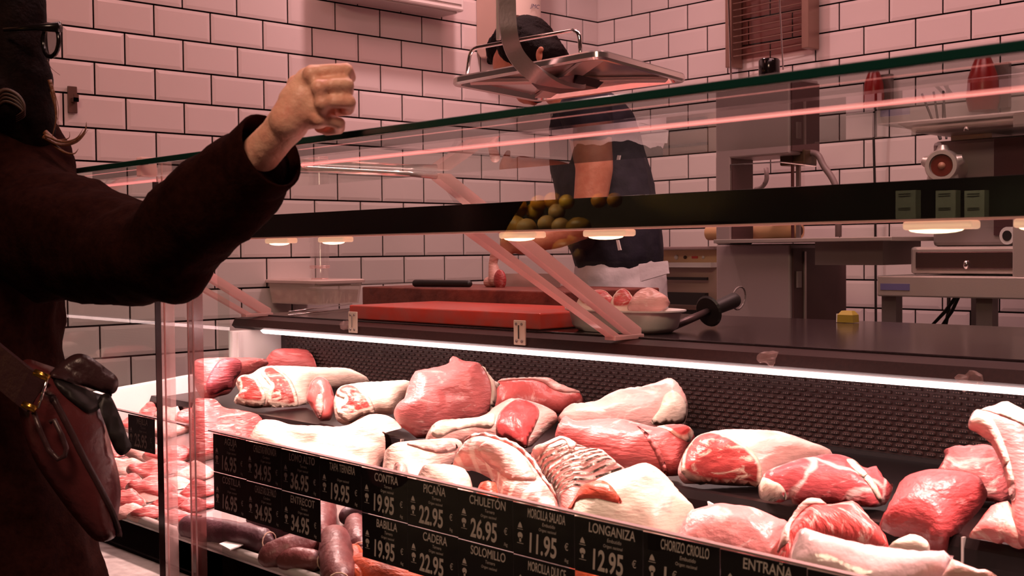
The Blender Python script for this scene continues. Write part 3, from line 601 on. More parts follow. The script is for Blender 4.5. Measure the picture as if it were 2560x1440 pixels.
front('sausage_end', 'small round pink end poking up over the fifth card', c2([(50, 1010), (80, 975), (130, 962), (185, 990), (208, 1040), (190, 1080), (90, 1050)]), m_pork, T=.018, R=.02, d=1.10)
front('pork_fillet', 'smooth pale fillet above the card reading PICAÑA', c2([(220, 1080), (290, 1010), (380, 985), (480, 985), (600, 1008), (690, 1070), (735, 1150), (720, 1240), (500, 1170)]), m_belly, d=1.12)
front('pork_fillet', 'little orange fillet tucked under the arched rib rack', c2([(700, 1190), (760, 1130), (830, 1110), (900, 1130), (930, 1200), (880, 1240)]), m_orange, T=.02, R=.02, d=1.12)
front('rib_rack', 'arched rib rack with a strip of sawn vertebrae along its back', c2([(545, 980), (610, 860), (680, 800), (800, 778), (930, 808), (1060, 858), (1150, 918), (1232, 1000), (1275, 1080), (1325, 1160), (1385, 1250), (1420, 1330), (1330, 1330), (1200, 1290), (1100, 1262), (1000, 1250), (925, 1210), (880, 1130), (800, 1050), (700, 1012), (600, 1005)]), m_rib, T=.045, d=1.20, kw=dict(lump=.1),
      parts=[('vertebrae', c2([(650, 805), (800, 778), (940, 808), (1070, 868), (1162, 930), (1242, 1020), (1302, 1110), (1390, 1250), (1335, 1260), (1240, 1135), (1168, 1035), (1056, 935), (920, 875), (780, 842), (640, 850)]), m_vert, .014, .016, .034, dict(ridge=(.0030, 420, .0))), ('flap', c2([(760, 960), (900, 900), (1060, 960), (1170, 1080), (1220, 1200), (1120, 1230), (1010, 1210), (900, 1090)]), m_pork, .014, .03, .036)])
RB_ = []
for q in range(10):
    s0_, e0_ = Vector((1232+16.5*q, 962+32*q)), Vector((1585+38*q, 862+25*q)); m0_ = (s0_+e0_)/2+Vector((10, 38+2*q))
    ln = [(s0_*(1-t)**2+m0_*2*t*(1-t)+e0_*t*t) for t in (0, .2, .4, .6, .8, 1)]
    RB_.append(('rib', c2([(p.x, p.y-7) for p in ln]+[(p.x, p.y+7) for p in reversed(ln)]), m_seam, .010, .006, .0, dict(step=.0035, k=3, amp=.0003)))
front('rib_rack', 'white fanned rib rack with parallel rib ridges right of the arched rack', c2([(1170, 890), (1300, 828), (1400, 783), (1480, 798), (1560, 838), (1640, 868), (1740, 878), (1800, 918), (1880, 988), (1950, 1055), (1850, 1120), (1760, 1180), (1640, 1240), (1530, 1320), (1440, 1330), (1390, 1240), (1330, 1115), (1288, 1050), (1238, 985)]), meat('fleshy rib rack', (.80, .38, .35), (.86, .52, .48), .40, 16, (1, 1, 4)), T=.04, d=1.22, kw=dict(lump=.08),
      parts=RB_+[('skirt_flap', c2([(1190, 880), (1300, 825), (1420, 790), (1520, 830), (1540, 900), (1500, 1000), (1470, 930), (1440, 870), (1350, 900), (1230, 960)]), m_pork, .012, .012, .038)])
front('pork_joint', 'big smooth cream fat-covered joint with an orange cut end at left', c2([(1470, 1330), (1540, 1228), (1640, 1168), (1750, 1108), (1900, 1058), (2010, 1018), (2100, 1006), (2200, 1048), (2285, 1120), (2365, 1210), (2425, 1280), (2510, 1380), (2440, 1480), (2200, 1480), (1900, 1450), (1700, 1395)]), m_fat, T=.06, R=.07, d=1.20,
      parts=[('cut_end', c2([(1470, 1330), (1530, 1240), (1600, 1208), (1700, 1213), (1785, 1270), (1855, 1370), (1900, 1450), (1700, 1400), (1560, 1350)]), m_orange, .018, .02, .040)])
front('pork_neck', 'pink pork neck with pale flecks above the CHORIZO CRIOLLO card', c3([(190, 960), (290, 858), (380, 808), (520, 778), (620, 788), (720, 798), (820, 828), (930, 878), (1000, 900), (1010, 1000), (980, 1100), (860, 1080), (640, 1025), (400, 965)]), meat('pink pork', (.76, .26, .25), (.92, .66, .62), .42, 16, (1, 1, 1.5)), T=.05, R=.06, d=1.17)
front('pork_chop', 'pork chop with a thick curved white fat edge and red flesh', c3([(915, 1080), (930, 995), (980, 898), (1040, 816), (1105, 768), (1200, 773), (1260, 788), (1420, 763), (1500, 828), (1560, 900), (1625, 960), (1660, 1030), (1660, 1110), (1400, 1100), (1200, 1060), (1050, 1100)]), meat('chop flesh', (.58, .07, .065), (.88, .52, .46), .42, 20), T=.045, R=.045, d=1.20,
      parts=[('fat_edge', c3([(915, 1080), (935, 988), (985, 893), (1045, 812), (1112, 768), (1215, 778), (1235, 832), (1140, 862), (1062, 902), (1005, 975), (985, 1095)]), m_pork, .020, .02, .022)])
front('fat_lump', 'small white lump of fat beside the wrapped pack', c3([(1650, 1040), (1740, 978), (1800, 962), (1882, 988), (1925, 1010), (1920, 1090), (1800, 1110), (1690, 1090)]), m_fat, T=.025, R=.025, d=1.24)
front('wrapped_pack', 'clear plastic wrapped pack of pale pink meat lying at the front', c3([(985, 1130), (1035, 965), (1090, 928), (1180, 958), (1350, 1008), (1560, 1048), (1800, 1078), (2062, 1088), (2086, 1108), (2066, 1190), (2020, 1270), (1600, 1330), (1200, 1230)]), mat('shrink wrap over pale meat', (.84, .52, .52), .12, noise_amt=.5, nscale=14, col2=(.90, .66, .66), bump=.35, bscale=26, coat=.6), T=.03, R=.03, d=1.10, ext=40, kw=dict(amp=.004, nsc=18))
front('pork_trim', 'pink strip of pork at the bottom right in front of the black tray', c3([(2040, 1180), (2080, 1140), (2180, 1180), (2330, 1218), (2420, 1300), (2200, 1330), (2000, 1300)]), m_pork, T=.03, R=.03, d=1.12)
# rows of thin slices at the left, seen past the handbag
def ondeck(px, py, up_):
    r = ray(px, py); sl = r.z/r.y
    return (CAM.z-.662+.1887-up_)/(.185-sl)
rows = [(1018, 300, 6, 44, 26), (1060, 300, 3, 60, 30), (1128, 305, 4, 58, 32), (1172, 312, 4, 58, 34), (1215, 318, 4, 60, 34), (1252, 315, 4, 60, 30), (1285, 330, 3, 60, 26)]
whr = ['against the white end panel', 'level with the lone price card', 'just under the lone price card', 'in the third row below the lone card', 'in the second row above the rail', 'in the row above the front slices', 'nearest the chrome rail']
for ri, (yy, x0, n, dx, hh) in enumerate(rows):
    for k in range(n):
        x = x0+k*dx; y = yy+k*6
        s_ = 1+.15*sin(k*2.3+ri)
        ring = [(x+dx*.95*cos(a)*s_*(1+.16*sin(2*a+k)), y+hh*.85*sin(a)*(1+.25*sin(3*a+ri+k))) for a in [2*pi*q/12 for q in range(12)]]
        piece('pork_slice', 'thin pink slice %s, left of the posts' % whr[ri], ring, m_slice if (k+ri) % 3 else m_pork, None, 46, .013, .012, 0, min(1.37, ondeck(x, y+hh*.7, .004)), place='deck', group='pork slices left of the posts, row '+whr[ri], kw=dict(step=.007, k=4, back=.5, amp=.005, nsc=26))

# ------------------------------------------------------------------ cured sausages on the deck under the cards
SAUS = meat('dark blood sausage', (.10, .035, .045), (.20, .09, .10), .3, 10, (1, 1, 1), rough=.45)
SAUR = meat('reddish blood sausage', (.17, .045, .045), (.34, .16, .15), .35, 12, (1, 1, 1), rough=.4)
ORNG = meat('orange paprika sausage', (.75, .12, .045), (.80, .25, .12), .3, 12)
STR = mat('butcher string', (.62, .40, .30), .8)
def sausage(label, p0, p1, r, d, m, knot=True, bend=0.):
    rr = r*1.75/F; a = P(*p0, ondeck(*p0, rr*.92)); b = P(*p1, ondeck(*p1, rr*.92))
    rr = r*dep((a+b)/2)/F
    zb = deckz(d)+rr
    mid = (a+b)/2+Vector((0, 0, bend))
    pts = [a, a*.75+b*.25+(mid-(a+b)/2)*.75, mid, a*.25+b*.75+(mid-(a+b)/2)*.75, b]
    t = (b-a).normalized(); P0 = [a-t*rr*.9]+pts+[b+t*rr*.9]; R0 = [rr*.15, rr*.88, rr*1.0, rr*1.02, rr*.98, rr*.85, rr*.15]
    cc = []; rs = []
    for i in range(len(P0)-1):
        for s in range(4): u = s/4; cc.append(P0[i].lerp(P0[i+1], u)); rs.append(R0[i]+(R0[i+1]-R0[i])*(u if i else sqrt(u)))
    cc.append(P0[-1]); rs.append(R0[-1])
    o = mk('blood_sausage' if m is not ORNG else 'paprika_sausage', tube(cc, rs, 18), m, smooth=True); crumple(o, .002, 40, r)
    for v_ in o.data.vertices:
        dd = v_.co.y+o.location.y-CAM.y; v_.co.z = max(v_.co.z, deckz(min(max(dd, 1.02), 1.39))+.001-o.location.z)
    tag(o, label, 'sausage', None)
    if knot:
        u, w = frame(t); e = b+t*rr*.55; q = rr*.62
        mk('string', tube([e+(u*cos(x)+w*sin(x))*q for x in [2*pi*k/14 for k in range(14)]], .0012, 6, True), STR, o)
    return o
sausage('black blood sausage lying along the deck at the foot of the acrylic post', (470, 1318), (660, 1350), 34, 1.10, SAUS)
sausage('dark blood sausage lying behind the white paper slip', (640, 1300), (760, 1330), 30, 1.20, SAUS)
sausage('brown blood sausage with a string loop under the ENTRECOT card', (680, 1390), (800, 1352), 40, 1.10, SAUR)
sausage('short blood sausage end nearest the chrome rail', (715, 1400), (790, 1402), 30, 1.06, SAUR)
sausage('thick upright blood sausage hanging at the gap in the lower cards', (838, 1345), (846, 1450), 44, 1.07, SAUR)
sausage('blood sausage behind the thick upright one', (812, 1262), (800, 1340), 34, 1.22, SAUR)
sausage('small blood sausage at the right of the gap in the lower cards', (868, 1290), (905, 1272), 26, 1.22, SAUS)
sausage('blood sausage tied with string right of the upright one', (890, 1310), (900, 1370), 34, 1.16, SAUR)
sausage('orange paprika sausage under the BABILLA card', (900, 1410), (1010, 1452), 34, 1.12, ORNG, False)
sausage('orange paprika sausage left of the CADERA card bottom', (930, 1425), (1060, 1470), 34, 1.06, ORNG, False)
sausage('orange paprika sausage behind the upright blood sausage', (880, 1370), (900, 1440), 26, 1.20, ORNG, False)
sausage('red paprika sausage showing below the LONGANIZA card', (1450, 1440), (1560, 1475), 40, 1.12, ORNG, False)
a, b_, c_, e_ = (PZ(x, y, deckz(1.06)+.004) for x, y in ((548, 1362), (600, 1343), (628, 1356), (575, 1376)))
tag(mk('paper_slip', prism([a, b_, c_, e_], (0, 0, .002)), mat('white paper', (.85, .80, .78), .7)), 'small white paper slip lying on the deck by the chrome rail', 'paper')
a = [P(x, y, 1.39) for x, y in ((1768, 1254), (1808, 1276), (1776, 1290))]
tag(mk('paper_tab', prism(a, (0, .004, 0)), mat('white paper', (.85, .80, .78), .7)), 'pointed white paper corner sticking up in front of the black tray', 'paper')

#@@WORKTOP
# ================================================================== on the worktop
WZ = .982
REDB = mat('red cutting board', (.58, .050, .028), .30, noise_amt=.5, nscale=26, col2=(.46, .10, .085), spec=.8)
WOODR = mat('blood-stained wood block', (.20, .045, .030), .5, noise_amt=.7, nscale=25, col2=(.09, .015, .012), bump=.2)
q = [P(873, 777, 1.765), P(1350, 806, 1.765)]
x0, x1 = q[0].x, q[1].x
tag(mk('cutting_board', box(x0, x1, yd(1.765), yd(2.05), WZ+.001, WZ+.036), [REDB], bevel=.003), 'thick red plastic cutting board behind the two hinge plates', 'cutting board')
tag(mk('butcher_block', box(P(905, 740, 2.08).x, P(1412, 740, 2.08).x, yd(2.08), yd(2.44), WZ+.001, WZ+.068), WOODR, bevel=.004), 'dark stained wooden chopping block behind the red cutting board', 'chopping block')
# knife on the red board
BZ = WZ+.069
k0, k1, k2 = P(1172, 724, 2.15), P(1040, 735, 2.115), P(878, 750, 2.09); k0.z = k1.z = BZ+.0108; k2.z = BZ+.004
kn = thing('boning_knife', 'boning knife with a black handle lying on the dark wooden chopping block', 'knife', (k1.x, k1.y, BZ))
mk('handle', cap(k0, .010, k1, .0105), BLACKM, kn, smooth=True)
dv = (k2-k1).normalized(); pv = Vector((-dv.y, dv.x, 0))
mk('blade', prism([k1-pv*.010, k1+pv*.008, k2+pv*.001, k2-pv*.004, k1.lerp(k2, .8)-pv*.010], (0, 0, .0016)), CHROME, kn)
# two thin skewers left of the board
for lab, a, b in (('upper of the two thin steel skewers left of the red board', (722, 779), (880, 760)), ('lower of the two thin steel skewers left of the red board', (720, 788), (880, 770))):
    tag(mk('skewer', tube([PZ(*a, WZ+.003), PZ(*b, WZ+.006)], .0017, 8), CHROME, smooth=True), lab, 'skewer', None)
# plastic tub with lid
tc = PZ(790, 765, WZ); tl = PZ(690, 762, WZ); tr = PZ(893, 748, WZ)
TC = Vector(((tl.x+tr.x)/2, yd(2.25), WZ)); hx = (P(893, 745, 2.25).x-P(695, 745, 2.25).x)/2*.70; TC.x = (P(893, 745, 2.25).x+P(690, 745, 2.25).x)/2
tub = thing('food_tub', 'translucent lidded plastic tub with meat inside at the left of the worktop', 'container', TC)
def rr_prof(hx, hy, r, z, n=6):
    out = []
    for cx, cy, a0 in ((hx-r, hy-r, 0), (-hx+r, hy-r, pi/2), (-hx+r, -hy+r, pi), (hx-r, -hy+r, 1.5*pi)):
        out += [(TC.x+cx+r*cos(a0+pi/2*k/n), TC.y+cy+r*sin(a0+pi/2*k/n), z) for k in range(n+1)]
    return out
def loft(rings):
    n = len(rings[0]); v = [p for r in rings for p in r]; f = []
    for i in range(len(rings)-1): f += [(i*n+k, i*n+(k+1) % n, (i+1)*n+(k+1) % n, (i+1)*n+k) for k in range(n)]
    return v, f+[tuple(range(n-1, -1, -1)), tuple((len(rings)-1)*n+k for k in range(n))]
hy = hx*.58; ht = .070
PLT = thin_edge('frosted tub plastic', (.98, .82, .74), .50)
mk('body', loft([rr_prof(hx*.90, hy*.88, .02, WZ+.001), rr_prof(hx*.96, hy*.95, .022, WZ+ht)]), PLT, tub, smooth=True, autos=.8)
mk('meat_filling', loft([rr_prof(hx*.86, hy*.84, .02, WZ+.005), rr_prof(hx*.90, hy*.88, .02, WZ+.046)]), meat('tub filling', (.45, .10, .08), FAT, .6, 16), tub)
mk('lid', loft([rr_prof(hx*1.02, hy*1.02, .025, WZ+ht), rr_prof(hx*1.03, hy*1.03, .025, WZ+ht+.008), rr_prof(hx*.98, hy*.97, .022, WZ+ht+.012)]), thin_edge('frosted lid', (.92, .72, .68), .8), tub, smooth=True, autos=.8)
# stacked clear cups on the lid
cz = WZ+ht+.013; cc = P(800, 697, 2.22); cc = Vector((cc.x, yd(2.22), cz)); cr = 26*dep(cc)/F
cup = thing('clear_cups', 'tall stack of clear plastic cups standing on the tub lid', 'cups', cc)
ch = 140*dep(cc)/F
prof = [(cr*.80, 0)]
for k in range(3): prof += [(cr*(.86+.03*k), ch*.22*(k+.9)), (cr*(.92+.03*k), ch*.22*(k+1))]
prof += [(cr*1.02, ch)]
mk('cup_stack', lathe(prof, cc), glow_acrylic('clear cup plastic', (.95, .85, .84), .86), cup, smooth=True, autos=.5)
mk('cup_rims', [tube([cc+Vector((cos(a)*r, sin(a)*r, h)) for a in [2*pi*k/20 for k in range(20)]], .0012, 5, True) for r, h in ((cr*.8, .001), (cr*.93, ch*.2), (cr*.95, ch*.23), (cr*1.02, ch))], ACREDGE, cup)
# crumpled film bits and clear clips on the fascia
for lab, px, py, s in (('crumpled clear film scrap left of the first hinge plate', 862, 812, .017), ('crumpled clear film on the fascia at the right', 1920, 893, .020), ('crumpled clear film on the fascia at the right edge', 2425, 950, .020)):
    p = P(px, py, 1.687); o = mk('film_scrap', ell(p+Vector((0, 0, -.002)), (s, .006, s*.55), n=14), thin_edge('crumpled film', (.75, .5, .47), .16), smooth=False); crumple(o, s*.5, 70, px); tag(o, lab, 'plastic film')
# oval white tray with ribs
tp_ = PZ(1555, 800, WZ); tray_c = Vector((P(1560, 790, 1.855).x, yd(1.855), WZ)); thx = (P(1688, 760, 1.855).x-P(1434, 760, 1.855).x)/2
tray = thing('meat_tray', 'oval white plastic tray heaped with lamb ribs on the worktop', 'tray', tray_c)
def oval(sx, sy, z, n=28): return [(tray_c.x+sx*abs(cos(a))**.8*(1 if cos(a) > 0 else -1), tray_c.y+sy*abs(sin(a))**.8*(1 if sin(a) > 0 else -1), z) for a in [2*pi*k/n for k in range(n)]]
rg = [oval(thx*.80, .060, WZ+.001), oval(thx*.90, .067, WZ+.012), oval(thx*.95, .071, WZ+.040), oval(thx*1.03, .077, WZ+.044), oval(thx*1.03, .077, WZ+.047), oval(thx*.93, .069, WZ+.043), oval(thx*.74, .053, WZ+.020)]
mk('dish', loft(rg), WHITEPL, tray, smooth=True, autos=.9)
for k, (lab, pxs, mm) in enumerate((('left lamb rib chop in the white tray', [(1440, 765), (1460, 740), (1500, 730), (1530, 745), (1540, 775), (1480, 790)], m_lface), ('middle lamb rib chop in the white tray', [(1525, 780), (1530, 745), (1555, 727), (1580, 740), (1590, 770), (1560, 785)], m_lface), ('rib end with pale fat at the right of the white tray', [(1570, 775), (1590, 735), (1625, 725), (1660, 742), (1675, 760), (1640, 780)], m_pork))):
    piece('lamb_chop', lab, pxs, mm, None, 40, .022, .02, 0, 1.845+.01*k, place='worktop', kw=dict(step=.006))
# leg bone standing on the wooden block
bz = WZ+.0695; lb = thing('lamb_shank', 'bare lamb shank bone with red flesh standing on the wooden block', 'meat', P(1235, 715, 2.25))
b0 = Vector((P(1240, 712, 2.25).x, yd(2.25), bz)); r_ = dep(b0)/F
mk('bone', blob('bone', [cap(b0+Vector((0, 0, .02)), 20*r_, P(1232, 660, 2.25), 11*r_), cap(P(1232, 660, 2.25), 11*r_, P(1240, 625, 2.25), 13*r_), cap(b0+Vector((.02, 0, .012)), 14*r_, b0+Vector((-.03, 0, .012)), 14*r_)], m_pork, .003, lb).data and ell(b0, (.001,)*3), m_pork, lb)
mk('flesh', ell(P(1250, 700, 2.235), (20*r_, 12*r_, 26*r_)), m_beefd, lb, smooth=True)
tag(mk('cleaver', prism([*[Vector((q_.x, q_.y, max(q_.z, WZ+.069) if k_ in (1, 2, 3) else WZ+.069)) for k_, q_ in enumerate((P(1255, 714, 2.3), P(1255, 690, 2.3), P(1262, 684, 2.3), P(1400, 684, 2.3), P(1400, 714, 2.3)))]], (0, .003, 0)), STEEL), 'grey cleaver blade standing on the wooden block beside the shank', 'cleaver')
# knife sharpening steel and a round strainer behind it
s0, s1, s2 = PZ(1680, 818, WZ+.009), PZ(1772, 778, WZ+.037), PZ(1836, 746, WZ+.058)
st = thing('sharpening_steel', 'dark sharpening steel with a round guard lying right of the white tray', 'sharpening steel', s0)
mk('shaft', tube([s0, s1], .008, 10), mat('dark steel shaft', (.10, .06, .06), .4, .5), st, smooth=True)
mk('tip', ell(s0, (.007, .007, .007)), mat('cream tip', (.8, .7, .5), .4), st, smooth=True)
ax = (s1-s0).normalized(); mk('guard', lathe([(.030, -.004), (.034, 0), (.030, .004)], s1, ax), BLACKM, st)
mk('handle', cap(s1+ax*.01, .014, s1+ax*.085, .017), BLACKM, st, smooth=True)
mk('hanging_ring', tube([s1+ax*.105+(Vector((0, 0, 1))*cos(a)+ax*sin(a))*.024 for a in [2*pi*k/16 for k in range(16)]], .002, 6, True), STEELD, st)
yc = P(2120, 810, 2.38); yc.z = WZ
yb = thing('yellow_carton', 'small yellow and white carton at the back edge of the worktop', 'carton', yc)
mk('carton_body', loft([[(yc.x+sx*.020, yc.y+sy*.013, WZ+.001) for sx, sy in ((-1, -1), (1, -1), (1, 1), (-1, 1))], [(yc.x+sx*.019, yc.y+sy*.013, WZ+.018) for sx, sy in ((-1, -1), (1, -1), (1, 1), (-1, 1))], [(yc.x+sx*.013, yc.y+sy*.006, WZ+.027) for sx, sy in ((-1, -1), (1, -1), (1, 1), (-1, 1))]]), mat('yellow card', (.34, .24, .03), .5), yb)
mk('white_side', box(yc.x-.0225, yc.x-.0203, yc.y-.012, yc.y+.012, WZ+.001, WZ+.02), WHITEPL, yb)

#@@SCALE
# ================================================================== hanging scale pan
SZ = 1.487
n0, n1, f0, f1 = P(1122, 196, 1.51), P(1500, 124, 1.51), P(1345, 240, 1.85), P(1722, 188, 1.85)
sc_ = thing('hanging_scale', 'stainless pan of a hanging scale on a curved arm above the counter', 'scale', P(1430, 200, 1.66))
nn = [n0, n1, f1, f0]
tilt_z = lambda p: p
outer = []
cen = (n0+n1+f0+f1)/4
def rpoly(ps, r, n=5):
    out = []
    for i in range(4):
        a, b, c = ps[i-1], ps[i], ps[(i+1) % 4]; u = (a-b).normalized(); w = (c-b).normalized()
        for k in range(n+1):
            t = k/n; p0 = b+u*r; p2 = b+w*r; out.append((p0*(1-t)**2+b*2*t*(1-t)+p2*t*t))
    return out
def shrink(ps, k, dz): return [cen+(p-cen)*k+Vector((0, 0, dz)) for p in ps]
rim0 = rpoly(nn, .03)
rings = [shrink(rim0, .90, -.003), shrink(rim0, .935, -.013), shrink(rim0, .99, -.014), shrink(rim0, 1.005, -.010), shrink(rim0, 1.0, -.001), shrink(rim0, .985, .002)]
mk('pan', loft([[tuple(p) for p in r] for r in rings]), mat('satin pan steel', (.72, .66, .63), .2, .92), sc_, smooth=True, autos=.5)
for k, (i0, i1) in enumerate(((0, 2), (1, 3))):
    p0, p1 = cen+(nn[i0]-cen)*.82+Vector((0, 0, -.008)), cen+(nn[i1]-cen)*.82+Vector((0, 0, -.008))
    mk('cross_bar', ribbon([p0, p1], (p1-p0).cross(Vector((0, 0, 1))), .035, .007), STEEL, sc_, bevel=.001)
mk('pan_base', loft([[tuple(p) for p in shrink(rpoly(nn, .03), .26, -.024)], [tuple(p) for p in shrink(rpoly(nn, .03), .32, -.011)]]), mat('dark scale base', (.05, .025, .025), .4, .5), sc_)
g0, g1, g2, g3 = P(1168, 186, 1.52), P(1176, 122, 1.52), P(1448, 73, 1.52), P(1452, 146, 1.52)
def fillet(ps, r, n=5):
    out = [ps[0]]
    for i in range(1, len(ps)-1):
        a, b, c = ps[i-1], ps[i], ps[i+1]; u = (a-b).normalized()*r; w = (c-b).normalized()*r
        out += [(b+u)*(1-t)**2+b*2*t*(1-t)+(b+w)*t*t for t in [k/n for k in range(n+1)]]
    return out+[ps[-1]]
mk('guard_rail', tube(fillet([g0, g1, g2, g3], .02), .0038, 8), CHROME, sc_, smooth=True)
arm = [P(1268, -330, 1.44), P(1268, -100, 1.44), P(1268, 20, 1.44), P(1272, 80, 1.44), P(1285, 128, 1.455), P(1312, 165, 1.475), P(1345, 190, 1.50), P(1385, 207, 1.54), P(1430, 216, 1.60), P(1445, 214, 1.64)]
sm = []
for i in range(len(arm)-1):
    for s in range(4):
        a, b, c, d_ = arm[max(i-1, 0)], arm[i], arm[i+1], arm[min(i+2, len(arm)-1)]; t = s/4
        sm.append(.5*((2*b)+(c-a)*t+(2*a-5*b+4*c-d_)*t*t+(3*b-a-3*c+d_)*t**3))
mk('curved_arm', ribbon(sm+[arm[-1]], rt+fw*.2, .030, .008), STEELD, sc_, smooth=True, autos=.7)
top = arm[0]; mk('ceiling_rod', tube([(top.x, top.y, top.z-.04), (top.x, top.y, 3.05)], .014, 12), STEEL, sc_, smooth=True)
mk('side_rod', tube([P(1244, -200, 1.46), P(1246, 100, 1.46)], .004, 8), STEEL, sc_)

#@@WALLS
# ================================================================== on the walls and along the back wall
bx = thing('wall_unit', 'white boxy unit mounted high on the left wall', 'wall unit', (.07, -1.28, 2.04))
mk('casing', box(.006, .135, -1.43, -.885, 2.045, 2.45), WHITEP, bx, bevel=.008)
mk('front_band', box(.134, .139, -1.42, -.90, 2.07, 2.10), WHITEPL, bx)
mk('bottom_plate', box(.02, .12, -1.41, -.91, 2.038, 2.046), mat('grey plastic plate', (.55, .48, .47), .5), bx)
dp = thing('paper_dispenser', 'cream paper towel dispenser with rounded bottom on the left wall by the corner', 'dispenser', (.1, -.5, 1.93))
y0_ = PX(1200, 100, .03).y; y1_ = PX(1368, 45, .20).y
pf = [(.008, 2.6), (.008, 1.93), (.03, 1.905), (.06, 1.90), (.085, 1.93), (.12, 2.00), (.15, 2.04), (.16, 2.07), (.16, 2.6)]
mk('housing', prism([(x, y0_, z) for x, z in pf], (0, y1_-y0_, 0)), mat('beige housing', (.62, .44, .38), .5), dp, bevel=.006)
zc_ = PX(1320, 40, .20).z
cov = [(.161, y0_+.004, zc_+.006)]+[(.161+.055*sin(pi*k/12)**.6, y0_+.004+(y1_-y0_-.008)*k/12, zc_-.006*sin(pi*k/12)) for k in range(1, 12)]+[(.161, y1_-.004, zc_+.006)]
mk('front_cover', prism(cov, (0, 0, .5)), mat('cream cover', (.82, .70, .62), .35), dp, smooth=True, autos=.6)
lp = PX(1335, 20, .221); uu = Vector((0, 1, 0))
mk('printed_mark', text_at('JMC', .022, lp-uu*.018, uu, (0, 0, 1), 1.2, jit=.3), mat('dark blue print', (.02, .02, .12), .5), dp)
hk = PX(178, 250, .004)
h = thing('wall_hook', 'small brown adhesive hook on the left wall beside the hair', 'hook', (.0, hk.y, hk.z-.03))
mk('plate', box(.008, .016, hk.y-.014, hk.y+.014, hk.z-.04, hk.z+.04), mat('brown hook', (.12, .06, .045), .4), h, bevel=.002)
mk('peg', [box(.014, .04, hk.y-.006, hk.y+.008, hk.z-.008, hk.z+.004), box(.034, .04, hk.y-.006, hk.y+.008, hk.z-.008, hk.z+.014)], mat('brown hook', (.12, .06, .045), .4), h)
# rack on the back wall
rk = thing('wire_rack', 'brown framed wire rack hanging high on the back wall', 'rack', (.88, -.03, 1.84))
RB = mat('brown metal frame', (.30, .18, .145), .38, .5)
rx0, rx1 = P(1822, 160, 3.78).x, P(2030, 150, 3.78).x
mk('upright', box(rx0, rx0+.030, -.085, -.012, 1.845, 2.55), RB, rk, bevel=.003)
mk('upright', box(rx1-.030, rx1, -.085, -.012, 1.875, 2.55), RB, rk, bevel=.003)
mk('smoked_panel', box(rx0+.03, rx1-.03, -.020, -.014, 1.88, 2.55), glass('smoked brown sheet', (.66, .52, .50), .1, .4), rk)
for k in range(14): mk('wire', tube([(rx0+.02, -.075, 1.885+.025*k), (rx1-.02, -.06, 1.895+.025*k)], .0022, 6), RB, rk)
mk('hanger_rod', tube([P(1820, -40, 3.72), P(1828, 200, 3.72)], .004, 8), CHROME, rk)
mk('hanger_rod', tube([P(1946, -60, 3.70), P(1958, 175, 3.70)], .003, 8), CHROME, rk)
# tall meat machine
mx0, mx1 = P(1790, 700, 3.10).x, P(1975, 700, 3.10).x
mc = thing('meat_machine', 'tall grey steel band saw machine with a black knob on top', 'machine', ((mx0+mx1)/2, yd(3.25), .12))
MG = mat('grey machine steel', (.44, .35, .35), .45, .35, bump=.03, bscale=80)
MGSHADE = mat('dark machine side', (.12, .06, .06), .5, .3)  # darker copy of the machine steel, shade of its side faces put into the colour
mk('body', box(mx0, mx1, yd(3.10), yd(3.42), .12, 1.165), MG, mc, bevel=.006)
mk('side_shade', box(mx1+.0005, mx1+.006, yd(3.11), yd(3.41), .14, 1.15), MGSHADE, mc)  # thin sheet carrying the painted shade of the body's side
mk('side_strip', box(mx1+.006, mx1+.010, yd(3.165), yd(3.175), .5, 1.14), STEEL, mc)
mk('switch', box(mx1+.006, mx1+.012, yd(3.125), yd(3.145), 1.03, 1.08), mat('grey switch', (.4, .3, .3), .5), mc)
zh_ = P(1880, 392, 3.10).z; xs_ = P(1826, 500, 3.10).x
mk('saw_head', box(mx0, mx1, yd(3.10), yd(3.26), zh_, 1.672), MG, mc, bevel=.006)
mk('head_side_shade', box(mx1+.0005, mx1+.006, yd(3.105), yd(3.255), zh_+.01, 1.66), MGSHADE, mc)
mk('spine', box(mx0, xs_, yd(3.10), yd(3.22), 1.165, zh_+.01), MG, mc, bevel=.004)
mk('spine_side_shade', box(xs_+.0005, xs_+.005, yd(3.105), yd(3.215), 1.17, zh_), MGSHADE, mc)
bl_ = P(1981, 450, 3.16).x
mk('saw_blade', box(bl_-.002, bl_+.002, yd(3.155), yd(3.167), 1.178, zh_+.03), mat('dark blade', (.10, .03, .03), .4, .6), mc)
kc = P(1923, 176, 3.16); 
mk('knob_base', lathe([(.055, 0), (.05, .008), (.03, .016)], (kc.x, kc.y, 1.672)), CHROME, mc, smooth=True, autos=.6)
mk('knob', lathe([(.030, .0), (.033, .006), (.033, .048), (.029, .054)], (kc.x, kc.y, 1.688)), BLACK, mc, smooth=True, autos=.6)
tq = P(2265, 598, 3.10)
mk('side_table', box(mx0+.05, tq.x, yd(3.02), yd(3.36), 1.168, 1.180), STEEL, mc, bevel=.002)
mk('table_bracket', box(mx1+.1, mx1+.32, yd(3.08), yd(3.30), 1.10, 1.168), STEELD, mc)
fr = [P(1826, 500, 3.02), P(1826, 412, 3.02), P(1950, 405, 3.02), P(2040, 415, 3.12)]
mk('sheet_guard', prism([P(1826, 592, 3.02), P(1826, 412, 3.02), P(2010, 402, 3.02), P(2010, 592, 3.02)], (0, .004, 0)), ACRYL, mc)
mk('guard_edge', tube(fr, .0025, 6), CHROME, mc)
bq = P(1980, 395, 3.16); mk('motor_block', box(bq.x-.045, bq.x+.045, yd(3.16), yd(3.23), bq.z-.022, bq.z+.024), mat('dark bronze block', (.08, .045, .025), .35, .3), mc, bevel=.004)
mk('block_post', box(bq.x-.006, bq.x+.006, yd(3.19), yd(3.20), 1.18, bq.z-.02), STEELD, mc)
